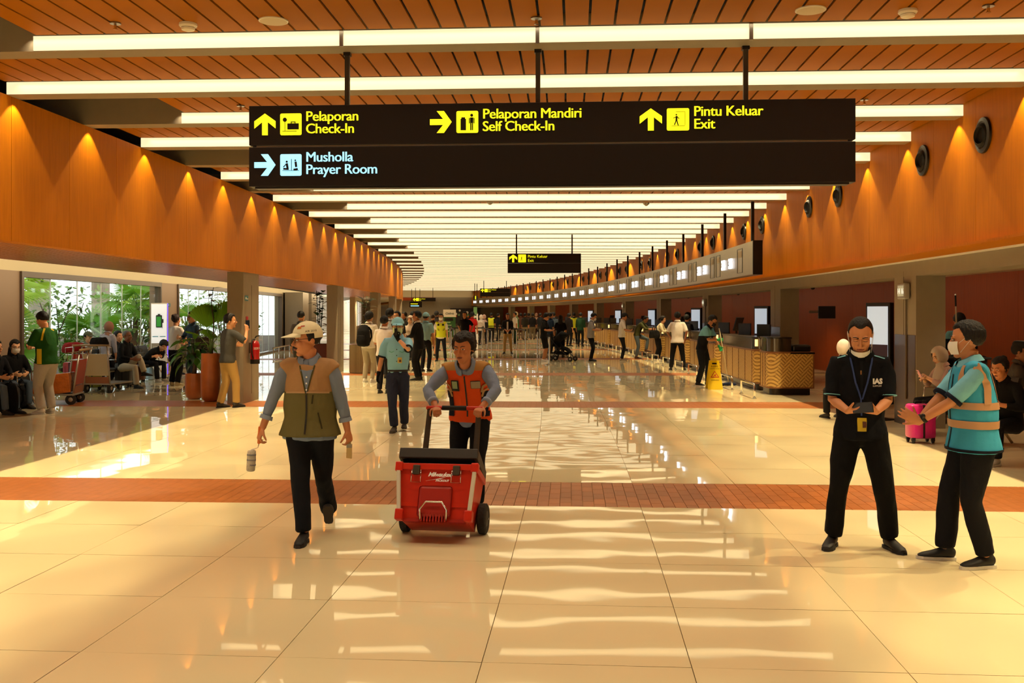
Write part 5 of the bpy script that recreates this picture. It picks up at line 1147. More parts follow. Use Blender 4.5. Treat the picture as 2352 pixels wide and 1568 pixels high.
for i, s in enumerate((14.69, 22.72, 30.96, 39.28, 47.6, 55.9)):
    g = at('display_screen', s + 1.22, 4.80, ['tall portrait display beside the nearest counter-side column', 'portrait display beside the second counter-side column', 'portrait display beside the third counter-side column', 'portrait display beside the fourth counter-side column', 'portrait display beside the fifth counter-side column', 'farthest portrait display beside a column'][i], 'screen', 'portrait displays', -62)
    z0 = .25 if i == 0 else 1.0
    MB().box(-.25, .25, 0, .09, z0, 1.84, None, .01).build('housing', BLACK, g); sc_ = MB().box(-.21, .21, -.006, 0, max(.95, z0 + .1), 1.78).build('screen', mat('screen_sky', 'b9c8d6', .2, emit=.7), g); MB().box(-.21, .21, -.008, -.006, max(.75, z0 + .05), 1.18).build('screen_photo', mat('screen_photo', '3c2a34', .2, emit=.15), g)
    MB().box(-.05, .05, .03, .08, 0, z0 + .05).build('post', BLACK, g); MB().box(-.22, .22, -.1, .2, 0, .02).build('foot', BLACK, g)
g = at('monitor', 22.5, 5.75, 'blank black monitor jutting from the second counter-side column', 'monitor', None, 0, 1.70); MB().box(-.02, .36, -.06, 0, -.15, .13, None, .01).build('case', BLACK, g); MB().box(-.2, 0, -.02, .05, -.03, .03).build('arm', DSTEEL, g)
# -- extinguisher and signs on the near left column
FRED = mat('extinguisher_red', 'b3141a', .3)
g = at('fire_extinguisher', 18.62, -5.90, 'red fire extinguisher hanging on the grey column', 'fire extinguisher', None, 0, .72)
tk = MB().lathe([(.075, 0), (.085, .03), (.085, .36), (.06, .42), (.03, .44)], 24).build('tank', FRED, g, smooth='auto'); MB().lathe([(.087, 0), (.087, .085)], 24).build('black_base', MBLACK, g); MB().cyl((0, 0, .44), .02, .04, 12).build('valve', STEEL, g)
MB().tube([(0, 0, .48), (.03, -.02, .52), (.09, -.05, .53)], .012, 8, cap=.5).build('lever', MBLACK, g, smooth=True); MB().tube([(0, 0, .46), (-.02, -.08, .46), (-.03, -.13, .38), (-.02, -.13, .2), (0, -.11, .1)], .013, 8, cap=.4).build('hose', MBLACK, g, smooth=True); MB().box(-.11, -.07, -.02, .02, .2, .4).build('hook', DSTEEL, g)
me = text_mesh('SERVVO', .06, 'CENTER'); me.materials.append(WHITEP)
for v in me.vertices: a = v.co.x / .0865 - .35; v.co = Vector((.0875 * math.cos(a), .0875 * math.sin(a), .27 + v.co.y))
link('lettering', me, tk); q = MB()
for i in range(6):
    a0, a1 = -.15 + i * .13, -.02 + i * .13; q.face([(.0868 * math.cos(a), .0868 * math.sin(a), z) for a, z in ((a0, .12), (a1, .12), (a1, .25), (a0, .25))])
q.build('label_panel', WHITEP, tk, norm=False)
g = at('fire_sign', 18.45, -6.004, 'red triangular fire point sign above the extinguisher', 'sign', None, 90, 1.34); MB().prism([(0, 0), (.075, .27), (-.075, .27)], -.006, 0).build('plate', FRED, g); MB().box(-.014, .014, -.009, -.006, .1, .2, None).build('symbol', WHITEP, g)
g = at('exit_sign', 18.42, -6.004, 'small blue-green evacuation sign on the near grey column', 'sign', None, 90, 1.9); MB().box(-.10, .10, -.006, 0, 0, .1).build('plate', mat('evac_teal', '2f6f78', .5), g); MB().box(-.07, -.03, -.009, -.006, .03, .07).build('symbol', WHITEP, g); MB().box(.0, .08, -.009, -.006, .03, .045).build('symbol', WHITEP, g)
g = at('exit_sign', 28.5, -10.97, 'small evacuation sign on the pier between the windows', 'sign', None, 90, 1.85); MB().box(-.10, .10, -.006, 0, 0, .1).build('plate', mat('evac_teal', '2f6f78', .5), g); MB().box(-.07, -.03, -.009, -.006, .03, .07).build('symbol', WHITEP, g)
# ================================================================ PLANTS AND LEFT WAITING AREA
LEAFD = mat('leaf_dark', '1c3a1a', .35, rnd=.2, spec=.4); LEAFG = leafmat('leaf_green', '4f8428'); LEAFP = leafmat('leaf_palm', '6fa428'); LEAFY = leafmat('leaf_pale', '8fae5a'); STEM = mat('stem_brown', '4f3a26', .8); STEMG = mat('stem_green', '5c7a3a', .6)
def leaf_mesh(name, L, Wd, m, droop=.25, fold=.18):
    mb = MB(); n = 6; rows = []
    for i in range(n + 1):
        t = i / n; w = Wd * math.sin(math.pi * (t ** .8)) ** .9 if 0 < t < 1 else .002; y = L * t * math.cos(droop * t); z = -L * droop * t * t
        rows.append([mb.bm.verts.new((-w, y, z + fold * w)), mb.bm.verts.new((0, y, z)), mb.bm.verts.new((w, y, z + fold * w))])
    for A, B in zip(rows, rows[1:]):
        mb.bm.faces.new((A[0], A[1], B[1], B[0])); mb.bm.faces.new((A[1], A[2], B[2], B[1]))
    return mb.mesh(name, m, True, norm=False)
def fan_mesh(name, R, n, span, split, m, inner=.05):
    """pleated fan leaf; split: how deep the blades separate"""
    mb = MB(); c = mb.bm.verts.new((0, 0, 0)); sp = math.radians(span)
    for i in range(n):
        a0 = -sp / 2 + sp * i / n; a1 = -sp / 2 + sp * (i + 1) / n; am = (a0 + a1) / 2; f = 1 - .22 * abs(am / (sp / 2)) ** 2
        P_ = lambda a, r, z: mb.bm.verts.new((r * math.sin(a), r * math.cos(a), z - .25 * r * r / R))
        r0 = R * f * split; r1 = R * f
        A, B, M_ = P_(a0, r0, .0), P_(a1, r0, .0), P_(am, r0, .035 * R); T_ = P_(am, r1, 0)
        mb.bm.faces.new((c, A, M_)); mb.bm.faces.new((c, M_, B))
        if split < .97: mb.bm.faces.new((A, T_, M_)); mb.bm.faces.new((M_, T_, B))
    bmesh.ops.remove_doubles(mb.bm, verts=mb.bm.verts[:], dist=1e-4)
    return mb.mesh(name, m, True, norm=False)
def place_leaf(me, parent, p, az, el, roll=0, sc=1.0, name='leaf'):
    o = link(name, me, parent, p); o.rotation_euler = (Matrix.Rotation(az, 4, 'Z') @ Matrix.Rotation(el, 4, 'X') @ Matrix.Rotation(roll, 4, 'Y')).to_euler(); o.scale = (sc,) * 3; return o
FANB = fan_mesh('leaf', .50, 14, 105, .95, LEAFP); FANG = fan_mesh('leaf', .75, 26, 250, .45, LEAFP); FANY = fan_mesh('leaf', .7, 26, 260, .4, leafmat('leaf_palm_yellow', 'a8c83c')); RUB = leaf_mesh('leaf', .28, .065, LEAFD, .3); PHI = leaf_mesh('leaf', .34, .06, LEAFG, .6); PHD = leaf_mesh('leaf', .30, .05, LEAFD, .7); SHR = leaf_mesh('leaf', .26, .06, LEAFY, .4)
TERRA = mat('terracotta_pot', 'b0602c', .3, var=.12, vscale=7, bump=.15, bscale=8); SOIL = mat('soil', '4a2f1c', .95, bump=.6, bscale=50)
rg = random.Random(5)
def pot(px, py, r, h, label, taper=.94):
    v = G(px, py); g = empty('plant_pot', v, 0, label, 'plant pot'); MB().lathe([(r * .6, .0), (r * .86, .05), (r * .97, .13), (r, h * .5), (r * taper, h), (r * taper - .03, h), (r * taper - .035, h - .05)], 32).build('pot', TERRA, g, smooth='auto'); MB().lathe([(r * taper - .035, h - .06), (.01, h - .03)], 24).build('soil', SOIL, g); return v
v = pot(446, 916, .175, .50, 'short terracotta pot with rounded base')
g = empty('potted_philodendron', v + V(0, 0, .46), 0, 'bushy dark green plant growing in the short terracotta pot', 'plant')
MB().tube([(0, 0, 0), (.02, 0, .2), (0, .02, .42)], [.05, .04, .02], 8).build('stem', STEM, g, smooth=True)
for i in range(54):
    a = i * 2.4; t = i / 54; el = 1.1 - 1.5 * (i % 7) / 7; r = .12 + .22 * rg.random(); p = V(math.sin(-a) * r * math.cos(el) * 0.8, math.cos(a) * r * math.cos(el) * .8, .25 + .38 * t + r * math.sin(el) * .5)
    place_leaf(PHD if i % 3 else PHI, g, p, a, el - .2, rg.uniform(-.4, .4), .7 + .5 * rg.random())
    if i % 3 == 0: MB().tube([(0, 0, .1 + .25 * t), p * .5 + V(0, 0, .12), p], .006, 6).build('petiole', STEMG, g)
v = pot(484, 921, .185, .91, 'tall terracotta pot next to the short one')
g = empty('potted_fan_palm', v + V(0, 0, .88), 0, 'fan palm with broad pleated leaves in the tall terracotta pot', 'plant')
for px_, pz_, y_, az, el, roll, sc in ((-.06, .52, -.05, .30, 1.25, .15, 1.05), (.13, .60, .02, -.22, 1.3, -.1, .95), (.05, .30, -.12, .4, .9, .5, .55), (-.18, .36, -.1, 1.1, .5, .2, .6), (.2, .40, -.06, -.9, .9, -.2, .6)):
    place_leaf(FANB, g, V(px_, y_, pz_), az, el, roll, sc); MB().tube([(0, 0, 0), (px_ * .3, y_ * .3, pz_ * .55), (px_, y_, pz_)], [.011, .009, .007], 6).build('petiole', STEMG, g, smooth=True)
g = empty('rubber_plant', v + V(.02, .03, .88), 0, 'thin dark-leaved rubber plant rising behind the fan palm', 'plant'); MB().tube([(0, 0, 0), (.03, 0, .6), (-.02, .0, 1.0), (.02, 0, 1.28)], [.014, .012, .009, .006], 8).build('stem', STEM, g, smooth=True)
for i in range(9): place_leaf(RUB, g, V(.0 + .01 * (i % 2), 0, .86 + .05 * i), i * 2.2, -.3 + .9 * rg.random(), 0, .75)
def rubber(s, n, z0, h, label, nl=40):
    g = at('rubber_plant', s, n, label, 'plant', None, 0, z0)
    for k in range(3): MB().tube([(0, 0, 0), (.05 * (k - 1), .04 * k, h * .5), (.09 * (k - 1), .03 * k, h - .12 * k)], [.016, .013, .008], 8).build('stem', STEM, g, smooth=True)
    for i in range(nl): t = i / nl; k = i % 3; place_leaf(RUB, g, V(.09 * (k - 1) * t, .03 * k * t, .12 + (h - .15) * t), i * 2.4, .1 + .6 * rg.random(), 0, .9 + .3 * rg.random())
g = at('planter_box', 28.9, -6.75, 'tall red-brown planter beside the second column', 'plant pot'); MB().box(-.25, .25, -.25, .25, 0, .78, None, .02).build('box', mat('planter_red', '7a3318', .35), g); MB().box(-.22, .22, -.22, .22, .74, .785).build('soil', SOIL, g); rubber(28.9, -6.75, .77, 1.55, 'dense dark rubber plant in the red-brown planter', 60)
g = at('planter', 27.9, -5.35, 'oval reed-clad planter beside the second column', 'plant pot'); MB().lathe([(.36, 0), (.36, .78), (.33, .78), (.33, .7)], 36).build('drum', mat('reed_dark', '5a4630', .5), g, smooth='auto'); MB().lathe([(.33, .70), (.02, .72)], 20).build('soil', SOIL, g)
reed = MB().tube([(0, 0, .02), (0, 0, .78)], .014, 6).mesh('reed', mat('reed', '8f7a54', .45, rnd=.15))
for i in range(72): a = 2 * math.pi * i / 72; link('reed', reed, g, (.365 * math.cos(a), .365 * math.sin(a), 0))
rubber(27.9, -5.25, .70, 1.5, 'airy rubber plant in the reed-clad planter', 30)
# garden beyond the glass
def palm(s, n, h, nf, me, label, lean=.1, seed=1):
    r = random.Random(seed); g = at('garden_palm', s, n, label, 'palm tree', 'palms beyond the window'); top = V(lean, lean * .5, h)
    MB().tube([(0, 0, -.06), (lean * .4, 0, h * .5), top], [.11, .09, .08], 10).build('trunk', STEM, g, smooth=True)
    for i in range(nf):
        a = i * 2.399; el = 1.2 - 1.7 * (i / nf); q = .45 + .25 * r.random(); p = top + V(-math.sin(a) * q * math.cos(el), math.cos(a) * q * math.cos(el), q * math.sin(el)); place_leaf(me, g, p, a, el - .25, r.uniform(-.4, .4), .8 + .4 * r.random(), 'frond'); MB().tube([top, p], [.014, .009], 6).build('petiole', STEMG, g)
def shrub(s, n, h, w, cnt, mlist, label, seed):
    r = random.Random(seed); g = at('garden_shrub', s, n, label, 'shrub', 'shrubs beyond the window')
    for k in range(4): a = k * 1.57 + r.random(); MB().tube([(0, 0, -.06), (math.cos(a) * w * .3, math.sin(a) * w * .3, h * .5), (math.cos(a) * w * .6, math.sin(a) * w * .6, h * .85)], [.03, .02, .01], 6).build('stem', STEM, g)
    for mi, m in enumerate(mlist):
        mb = MB()
        for i in range(cnt):
            u = r.random() * 2 * math.pi; z = r.random(); rr = w * math.sqrt(r.random()) * (1 - .5 * abs(z - .55)); c = V(rr * math.cos(u), rr * math.sin(u), .1 + h * z); L = .16 + .14 * r.random(); d = V(math.cos(u) + r.uniform(-.8, .8), math.sin(u) + r.uniform(-.8, .8), r.uniform(-.5, .8)).normalized(); sd = d.cross(V(0, 0, 1)).normalized() * L * .24
            mb.face([c, c + d * L * .5 + sd, c + d * L, c + d * L * .5 - sd])
        o = mb.build('foliage', m, g, norm=False); o['kind'] = 'stuff'
for i, (s, n, h, nf, me) in enumerate(((20.4, -12.6, 2.0, 11, FANY), (22.6, -13.0, 2.1, 11, FANY), (24.2, -13.4, 2.15, 10, FANY), (21.6, -12.2, .8, 10, FANG), (30.2, -12.6, 1.9, 14, FANG), (32.5, -12.8, 2.0, 14, FANY), (34.5, -12.4, 1.2, 12, FANG), (26.6, -12.3, .9, 12, FANG))):
    palm(s, n, h, nf, me, ['tall fan palm at the near window edge', 'tall fan palm in the second pane of the big window', 'tall fan palm with drooping fronds mid window', 'low fan palm behind the football jersey', 'fan palm behind the second window', 'pale fan palm far in the second window', 'low palm beside the near column window', 'low palm by the charging column'][i], .1 * (-1) ** i, i + 3)
SHM = [leafmat('foliage_dark', '3c5c2a'), leafmat('foliage_mid', '7a9a44'), leafmat('foliage_pale', 'b4c484')]
for i, (s, n, h, w) in enumerate(((19.8, -13.4, 1.9, .8), (21.2, -13.8, 1.8, .9), (23.0, -14.2, 1.9, 1.0), (25.2, -13.0, 2.1, .9), (26.6, -13.2, 2.3, .9), (27.8, -12.6, 2.2, .7), (29.6, -12.4, 1.8, .7), (31.4, -13.2, 1.9, .9), (33.4, -13.6, 2.2, .9), (35.6, -12.6, 2.3, .8), (40.4, -12.4, 2.3, .8), (41.8, -12.8, 2.4, .8), (43.4, -12.5, 2.4, .8), (44.8, -12.4, 2.3, .7), (24.4, -16, 1.6, 1.2), (21.0, -16.5, 1.5, 1.2), (28.5, -16, 1.7, 1.2))):
    shrub(s, n, h, w, 170, [SHM[i % 2], SHM[1 + i % 2]], 'leafy garden shrub seen through the glass near %s' % ['the window\'s near jamb', 'the jersey man', 'the trolley handles', 'the charging column\'s reflection', 'the grey-haired man', 'the charging column', 'the pier with the evacuation sign', 'the woman with the bun', 'the denim jacket', 'the fan palm leaves', 'the far window\'s near side', 'the far window\'s middle', 'the far window\'s far side', 'the grey fins', 'the garden columns', 'the nearest garden column', 'the back of the garden'][i], i)
# charging column
g = at('charging_column', 25.6, -10.25, 'white phone charging column with a green battery picture', 'charging station', None, 14)
MB().box(-.20, .20, -.08, .08, .02, 1.93, None, .01).build('cabinet', WHITE, g); MB().box(-.24, .24, -.16, .16, 0, .03).build('base', DSTEEL, g)
sc_ = MB().box(-.185, .185, -.088, -.08, .62, 1.9).build('screen', mat('panel_white_lit', 'f3f5f4', .3, emit=.55), g); MB().box(-.185, .185, -.089, -.087, .62, .9).build('caption_field', mat('caption_grey', 'a59c90', .5), sc_)
bt = mat('battery_dark', '4a4f52', .5); MB().box(-.075, .075, -.095, -.088, 1.3, 1.62, None, .02).build('battery_outline', bt, sc_); MB().box(-.06, .05, -.099, -.094, 1.325, 1.58, None, .01).build('battery_charge', mat('battery_green', '3fae4a', .5, emit=.2), sc_); MB().box(-.03, .03, -.095, -.088, 1.61, 1.65).build('battery_cap', bt, sc_); MB().box(.05, .11, -.10, -.09, 1.42, 1.52, None, .01).build('plug', bt, sc_); MB().box(.07, .082, -.10, -.09, 1.28, 1.42).build('plug_cable', bt, sc_)
for x in (-.16, .02): MB().box(x, x + .14, -.092, -.088, 1.06, 1.08).build('blue_bar', mat('bar_teal', '3a9fb8', .5), sc_)
text('powerbank', .05, WHITEP, sc_, (-.14, -.094, .80)); MB().box(.2, .206, -.07, .07, .1, 1.92).build('led_strip', mat('led_violet', '5a3cff', .4, emit=1.6), g); MB().box(.2, .204, -.06, .06, .3, 1.8).build('dark_side', mat('navy_side', '14163a', .3), g)
# benches
def bench(s, n, rz, seats, label, col='2a2623', back='17140f'):
    g = at('bench', s, n, label, 'bench', None, rz); w = .56; L = seats * w
    MB().tube([(-L / 2, .05, .36), (L / 2, .05, .36)], .03, 8).build('beam', DSTEEL, g)
    for k in range(seats):
        x = -L / 2 + w * (k + .5); MB().box(x - .25, x + .25, -.24, .22, .40, .44, None, .012).build('seat', mat('seat_' + col, col, .45), g); MB().hexa([(x - .25, .20, .44), (x + .25, .20, .44), (x + .25, .24, .44), (x - .25, .24, .44), (x - .25, .32, .86), (x + .25, .32, .86), (x + .25, .36, .86), (x - .25, .36, .86)]).build('backrest', mat('back_' + back, back, .45), g)
    for k in range(seats + 1):
        x = -L / 2 + w * k; MB().tube([(x, .2, .4), (x, .22, .62), (x, -.2, .62), (x, -.22, .42)], .014, 8).build('armrest', STEEL, g, smooth=True)
    for x in (-L / 2 + .25, L / 2 - .25): MB().tube([(x, -.3, .015), (x, -.05, .33), (x, .05, .36), (x, .12, .33), (x, .34, .015)], [.018, .022, .03, .022, .018], 8).build('leg', STEEL, g, smooth=True)
    return g
bench(23.4, -10.15, 88, 6, 'long dark bench in front of the big window'); bench(16.9, -9.95, 62, 3, 'dark bench at the very edge of the view with seated woman in black')
# trolleys
def trolley(v, rz, label, panel='c9b48c', box=False):
    g = empty('baggage_trolley', v, math.radians(rz), label, 'luggage trolley', 'baggage trolleys'); AL = mat('trolley_alu', 'b0a99c', .35, .8)
    MB().box(-.30, .30, -.42, .48, .17, .20).build('platform', AL, g)
    for x in (-.28, .28): MB().tube([(x, .46, .16), (x, .50, .5), (x, .58, .98)], .018, 8).build('upright', AL, g, smooth=True)
    MB().tube([(-.34, .60, 1.0), (.34, .60, 1.0)], .022, 10, cap=.5).build('handle', mat('handle_tan', 'a88a60', .5), g, smooth=True)
    MB().hexa([(-.27, .478, .36), (.27, .478, .36), (.27, .49, .36), (-.27, .49, .36), (-.27, .548, .82), (.27, .548, .82), (.27, .56, .82), (-.27, .56, .82)]).build('advert_panel', mat('panel_' + panel, panel, .5), g); MB().hexa([(-.27, .455, .18), (.27, .455, .18), (.27, .467, .18), (-.27, .467, .18), (-.27, .475, .34), (.27, .475, .34), (.27, .487, .34), (-.27, .487, .34)]).build('lower_panel', mat('panel_brown', '9a5a34', .5), g)
    bk = MB(); MB().box(-.26, .26, .38, .54, .80, .815).build('basket_floor', AL, g)
    for x in (-.26, 0, .26): MB().tube([(x, .54, .81), (x, .36, .81), (x, .36, .95), (x, .57, .97)], .007, 6).build('basket_wire', STEEL, g)
    for x, y, r in ((-.27, .42, .095), (.27, .42, .095), (0, -.40, .075)):
        M = Matrix.Translation((x, y, r)) @ Matrix.Rotation(math.pi / 2, 4, 'Y'); w = MB().lathe([(r * .5, -.022), (r, -.018), (r, .018), (r * .5, .022)], 22, M=M).build('wheel', mat('tyre', '231d16', .8), g, smooth='auto'); MB().lathe([(.02, -.028), (r * .5, -.02), (r * .5, .02), (.02, .028)], 14, M=M).build('hub', AL, w); MB().tube([(x, y, r), (x, y, .18)], .014, 6).build('fork', AL, g)
    return g
trolley(G(228, 902) + V(0, .45, 0), 176, 'beige-panelled luggage trolley with its back towards us'); trolley(G(118, 927), -78, 'luggage trolley carrying wrapped orange cartons behind the jersey man', 'a3311c'); trolley(G(128, 905) + V(-.2, .5, 0), -100, 'luggage trolley with red panels behind the carton trolley', 'b02a1c')
KR = mat('carton_wrap', 'b8601c', .25, var=.2, vscale=12, bump=.4, bscale=30)
def carton(v, rz, sx, sy, sz, label, m=KR, tilt=0):
    o = MB().box(-sx / 2, sx / 2, -sy / 2, sy / 2, 0, sz, None, .01); o = o.build('carton', m); o.location = v; o.rotation_euler = (0, tilt, math.radians(rz)); tag(o, label, 'carton', 'wrapped cartons'); t_ = MB().box(-sx / 2 - .002, sx / 2 + .002, -.03, .03, -.002, sz + .003).build('tape', mat('tape', 'd8b878', .3), o); return o
c0 = G(122, 927)
carton(c0 + V(.20, .0, .205), 12, .36, .4, .36, 'larger orange carton wrapped in shiny film', KR, -.12); carton(c0 + V(-.14, -.02, .205), 8, .30, .4, .22, 'smaller orange wrapped carton in front of the larger one', KR, -.1)
# suitcases and bags
def suitcase(v, rz, w, d, h, m, label, band=True, handle=True, group=None):
    g = empty('suitcase', v, math.radians(rz), label, 'suitcase', group); MB().box(-w / 2, w / 2, -d / 2, d / 2, .06, h, None, min(w, d) * .16).build('shell', m, g, smooth='auto')
    if band: MB().box(-.012, .012, -d / 2 - .004, d / 2 + .004, .07, h - .005).build('zip_band', MBLACK, g)
    for x in (-w * .3, 0, w * .3): MB().box(x - .008, x + .008, -d / 2 - .006, d / 2 + .006, .12, h - .08).build('rib', m, g) if (x or not band) else None
    for x in (-w / 2 + .04, w / 2 - .04):
        for y in (-d / 2 + .03, d / 2 - .03): MB().lathe([(.026, -.012), (.026, .012)], 14, M=Matrix.Translation((x, y, .026)) @ Matrix.Rotation(math.pi / 2, 4, 'Y')).build('wheel', MBLACK, g); MB().box(x - .02, x + .02, y - .02, y + .02, .03, .075).build('corner_guard', MBLACK, g)
    if handle: MB().tube([(-.07, 0, h - .005), (-.07, 0, h + .035), (.07, 0, h + .035), (.07, 0, h - .005)], .009, 8).build('grip', MBLACK, g, smooth=True)
    return g
DK = mat('case_charcoal', '33302d', .4, spec=.4)
suitcase(G(284, 890), 8, .34, .24, .55, DK, 'charcoal hard-shell suitcase under a black bag by the seated man'); suitcase(G(320, 878), 10, .26, .22, .5, mat('case_brown', '5c2e1c', .4), 'reddish brown suitcase beside the crossed leg', True); suitcase(G(197, 898) + V(0, .3, 0), 20, .36, .26, .62, mat('case_yellow', '8d8f2a', .4), 'yellow-green suitcase on its wheels behind the beige trolley'); suitcase(G(130, 898) + V(.1, .5, 0), -10, .36, .26, .60, mat('case_red', '9c1f18', .4), 'bright red suitcase behind the trolley handles')
def bag(v, rz, w, d, h, m, label, handles=True, cat='bag', hcol=None, name='bag'):
    g = empty(name, v, math.radians(rz), label, cat); mb = MB(); mb.tube([(0, 0, .01), (0, 0, h * .35), (0, 0, h * .8), (0, 0, h)], [(w * .48, d * .48), (w * .52, d * .54), (w * .46, d * .40), (w * .40, d * .2)], 18, ref=(1, 0, 0), cap=.1); o = link('pouch', remesh(mb, .018, 2, .012, 12, w * 9), g); o.data.materials.append(m)
    if handles:
        for y in (-d * .15, d * .15): MB().tube([(-w * .22, y, h * .9), (-w * .18, y, h * 1.35), (0, y, h * 1.5), (w * .18, y, h * 1.35), (w * .22, y, h * .9)], .010, 8).build('handle', hcol or m, g, smooth=True)
    return g
BG = fab('1a1917'); GB = fab('4b4842'); bag(G(286, 890) + V(0, .0, .56), 0, .36, .24, .26, BG, 'black cloth bag standing on the charcoal suitcase'); bag(G(425, 900) + V(0, .9, .78), 0, .5, .24, .36, GB, 'grey holdall held by the denim jacket man'); bag(G(322, 876) + V(0, -.05, .52), 0, .34, .22, .2, GB, 'grey bag slouching on the brown suitcase')
bag(G(165, 905) + V(-.2, .45, .83), 0, .5, .3, .22, fab('8a1714'), 'red cloth bag heaped in the trolley basket', False); bag(G(228, 902) + V(0, .0, .98), 0, .4, .22, .18, BG, 'black jacket bundle lying over the beige trolley handle', False); bag(G(312, 880) + V(0, -.1, 0), 0, .2, .14, .28, mat('bag_yellow', 'd8c26a', .7), 'pale yellow paper bag by the man\'s knee'); bag(G(344, 872), 0, .24, .16, .30, mat('bag_paleblue', '9fb4c4', .7), 'pale blue shopping bag under the slumped person')
def backpack(v, rz, label, sc=1.0, m=None, z=0.0):
    g = empty('backpack', v, math.radians(rz), label, 'backpack', 'black backpacks', scale=sc); m = m or fab('131214')
    mb = MB(); mb.tube([(0, 0, .02), (0, -.01, .15), (0, -.01, .34), (0, .02, .47)], [(.15, .10), (.165, .12), (.155, .11), (.10, .06)], 16, ref=(1, 0, 0), cap=.3); o = link('main_pouch', remesh(mb, .016, 2, .006, 9, 2), g); o.data.materials.append(m)
    mb = MB(); mb.tube([(0, -.12, .05), (0, -.13, .14), (0, -.12, .24)], [(.11, .04), (.12, .045), (.10, .03)], 14, ref=(1, 0, 0), cap=.3); o = link('front_pocket', remesh(mb, .014, 2), g); o.data.materials.append(m)
    for x in (-.09, .09): MB().tube([(x, .06, .44), (x * 1.2, .15, .36), (x * 1.25, .16, .2), (x, .08, .06)], [(.028, .008)] * 4, 8, ref=(1, 0, 0)).build('shoulder_strap', m, g, smooth=True)
    MB().tube([(-.04, .02, .47), (0, .02, .52), (.04, .02, .47)], .008, 8).build('top_loop', m, g, smooth=True); return g
backpack(G(22, 950), -20, 'black backpack on the floor at the very edge of the view', 1.05); backpack(G(48, 938), 25, 'black backpack with loose strap nearest the jersey man', 1.0)
bp = C.root; backpack(bp.matrix_basis @ V(.0, .25, .90), math.degrees(bp.rotation_euler.z) + 180, 'black backpack on the back of the man in white shirt', 1.05)
# ================================================================ CHECK-IN DESKS AND RIGHT WAITING AREA
def weave_mat():
    m = bpy.data.materials.new('woven_bamboo'); m.use_nodes = True; nt = m.node_tree; b = nt.nodes['Principled BSDF']; b.inputs['Roughness'].default_value = .5; L = nt.links.new
    tc = nt.nodes.new('ShaderNodeTexCoord'); sx = nt.nodes.new('ShaderNodeSeparateXYZ'); L(tc.outputs['Object'], sx.inputs[0])
    def op(o, a, c=None):
        n = nt.nodes.new('ShaderNodeMath'); n.operation = o
        for i, v in enumerate((a, c)):
            if v is None: continue
            if isinstance(v, (int, float)): n.inputs[i].default_value = v
            else: L(v, n.inputs[i])
        return n.outputs[0]
    u = op('ADD', sx.outputs[0], sx.outputs[1]); v = sx.outputs[2]
    p = op('MULTIPLY', op('ADD', u, v), 13.0); q = op('MULTIPLY', op('SUBTRACT', u, v), 13.0)
    fp, fq = op('FLOOR', p), op('FLOOR', q); par = op('MODULO', op('ABSOLUTE', op('FLOOR', op('MULTIPLY', op('ADD', fp, op('MULTIPLY', fq, 2.0)), .25))), 2.0)
    a = op('ABSOLUTE', op('SUBTRACT', op('FRACT', p), .5)); c = op('ABSOLUTE', op('SUBTRACT', op('FRACT', q), .5))
    mx = nt.nodes.new('ShaderNodeMix'); L(par, mx.inputs[0]); L(a, mx.inputs[2]); L(c, mx.inputs[3])
    h = op('SUBTRACT', .5, mx.outputs[0]); cr = nt.nodes.new('ShaderNodeValToRGB'); cr.color_ramp.elements[0].color = lin('7d5522') + (1,); cr.color_ramp.elements[1].color = lin('cda55a') + (1,); cr.color_ramp.elements[0].position = .03; cr.color_ramp.elements[1].position = .3
    L(h, cr.inputs[0]); L(cr.outputs[0], b.inputs['Base Color']); bp = nt.nodes.new('ShaderNodeBump'); bp.inputs['Strength'].default_value = .6; bp.inputs['Distance'].default_value = .01; L(h, bp.inputs['Height']); L(bp.outputs[0], b.inputs['Normal']); return m
WEAVE = weave_mat(); TRIMW = mat('desk_trim', '7a4a22', .4); DTOP = mat('desk_top_dark', '1c130d', .25); BRASS = mat('curved_metal', '6f6250', .18, .9)
def rpoly(x0, x1, y0, y1, r, corners=(1, 0, 0, 1)):
    """outline with rounded corners; order: (x0,y0) (x1,y0) (x1,y1) (x0,y1)"""
    P_ = []
    for (cx, cy, a0), c in zip(((x0, y0, 180), (x1, y0, 270), (x1, y1, 0), (x0, y1, 90)), corners):
        if not c: P_.append((cx, cy)); continue
        ox = cx + (r if cx == x0 else -r); oy = cy + (r if cy == y0 else -r)
        for i in range(7): a = math.radians(a0 + i * 15); P_.append((ox + r * math.cos(a), oy + r * math.sin(a)))
    return P_
def slab(poly, z0, z1):
    mb = MB(); A = [mb.bm.verts.new((x, y, z0)) for x, y in poly]; B = [mb.bm.verts.new((x, y, z1)) for x, y in poly]; n = len(poly)
    for k in range(n): mb.bm.faces.new((A[k], A[(k + 1) % n], B[(k + 1) % n], B[k]))
    mb.bm.faces.new(list(reversed(A))); mb.bm.faces.new(B); return mb
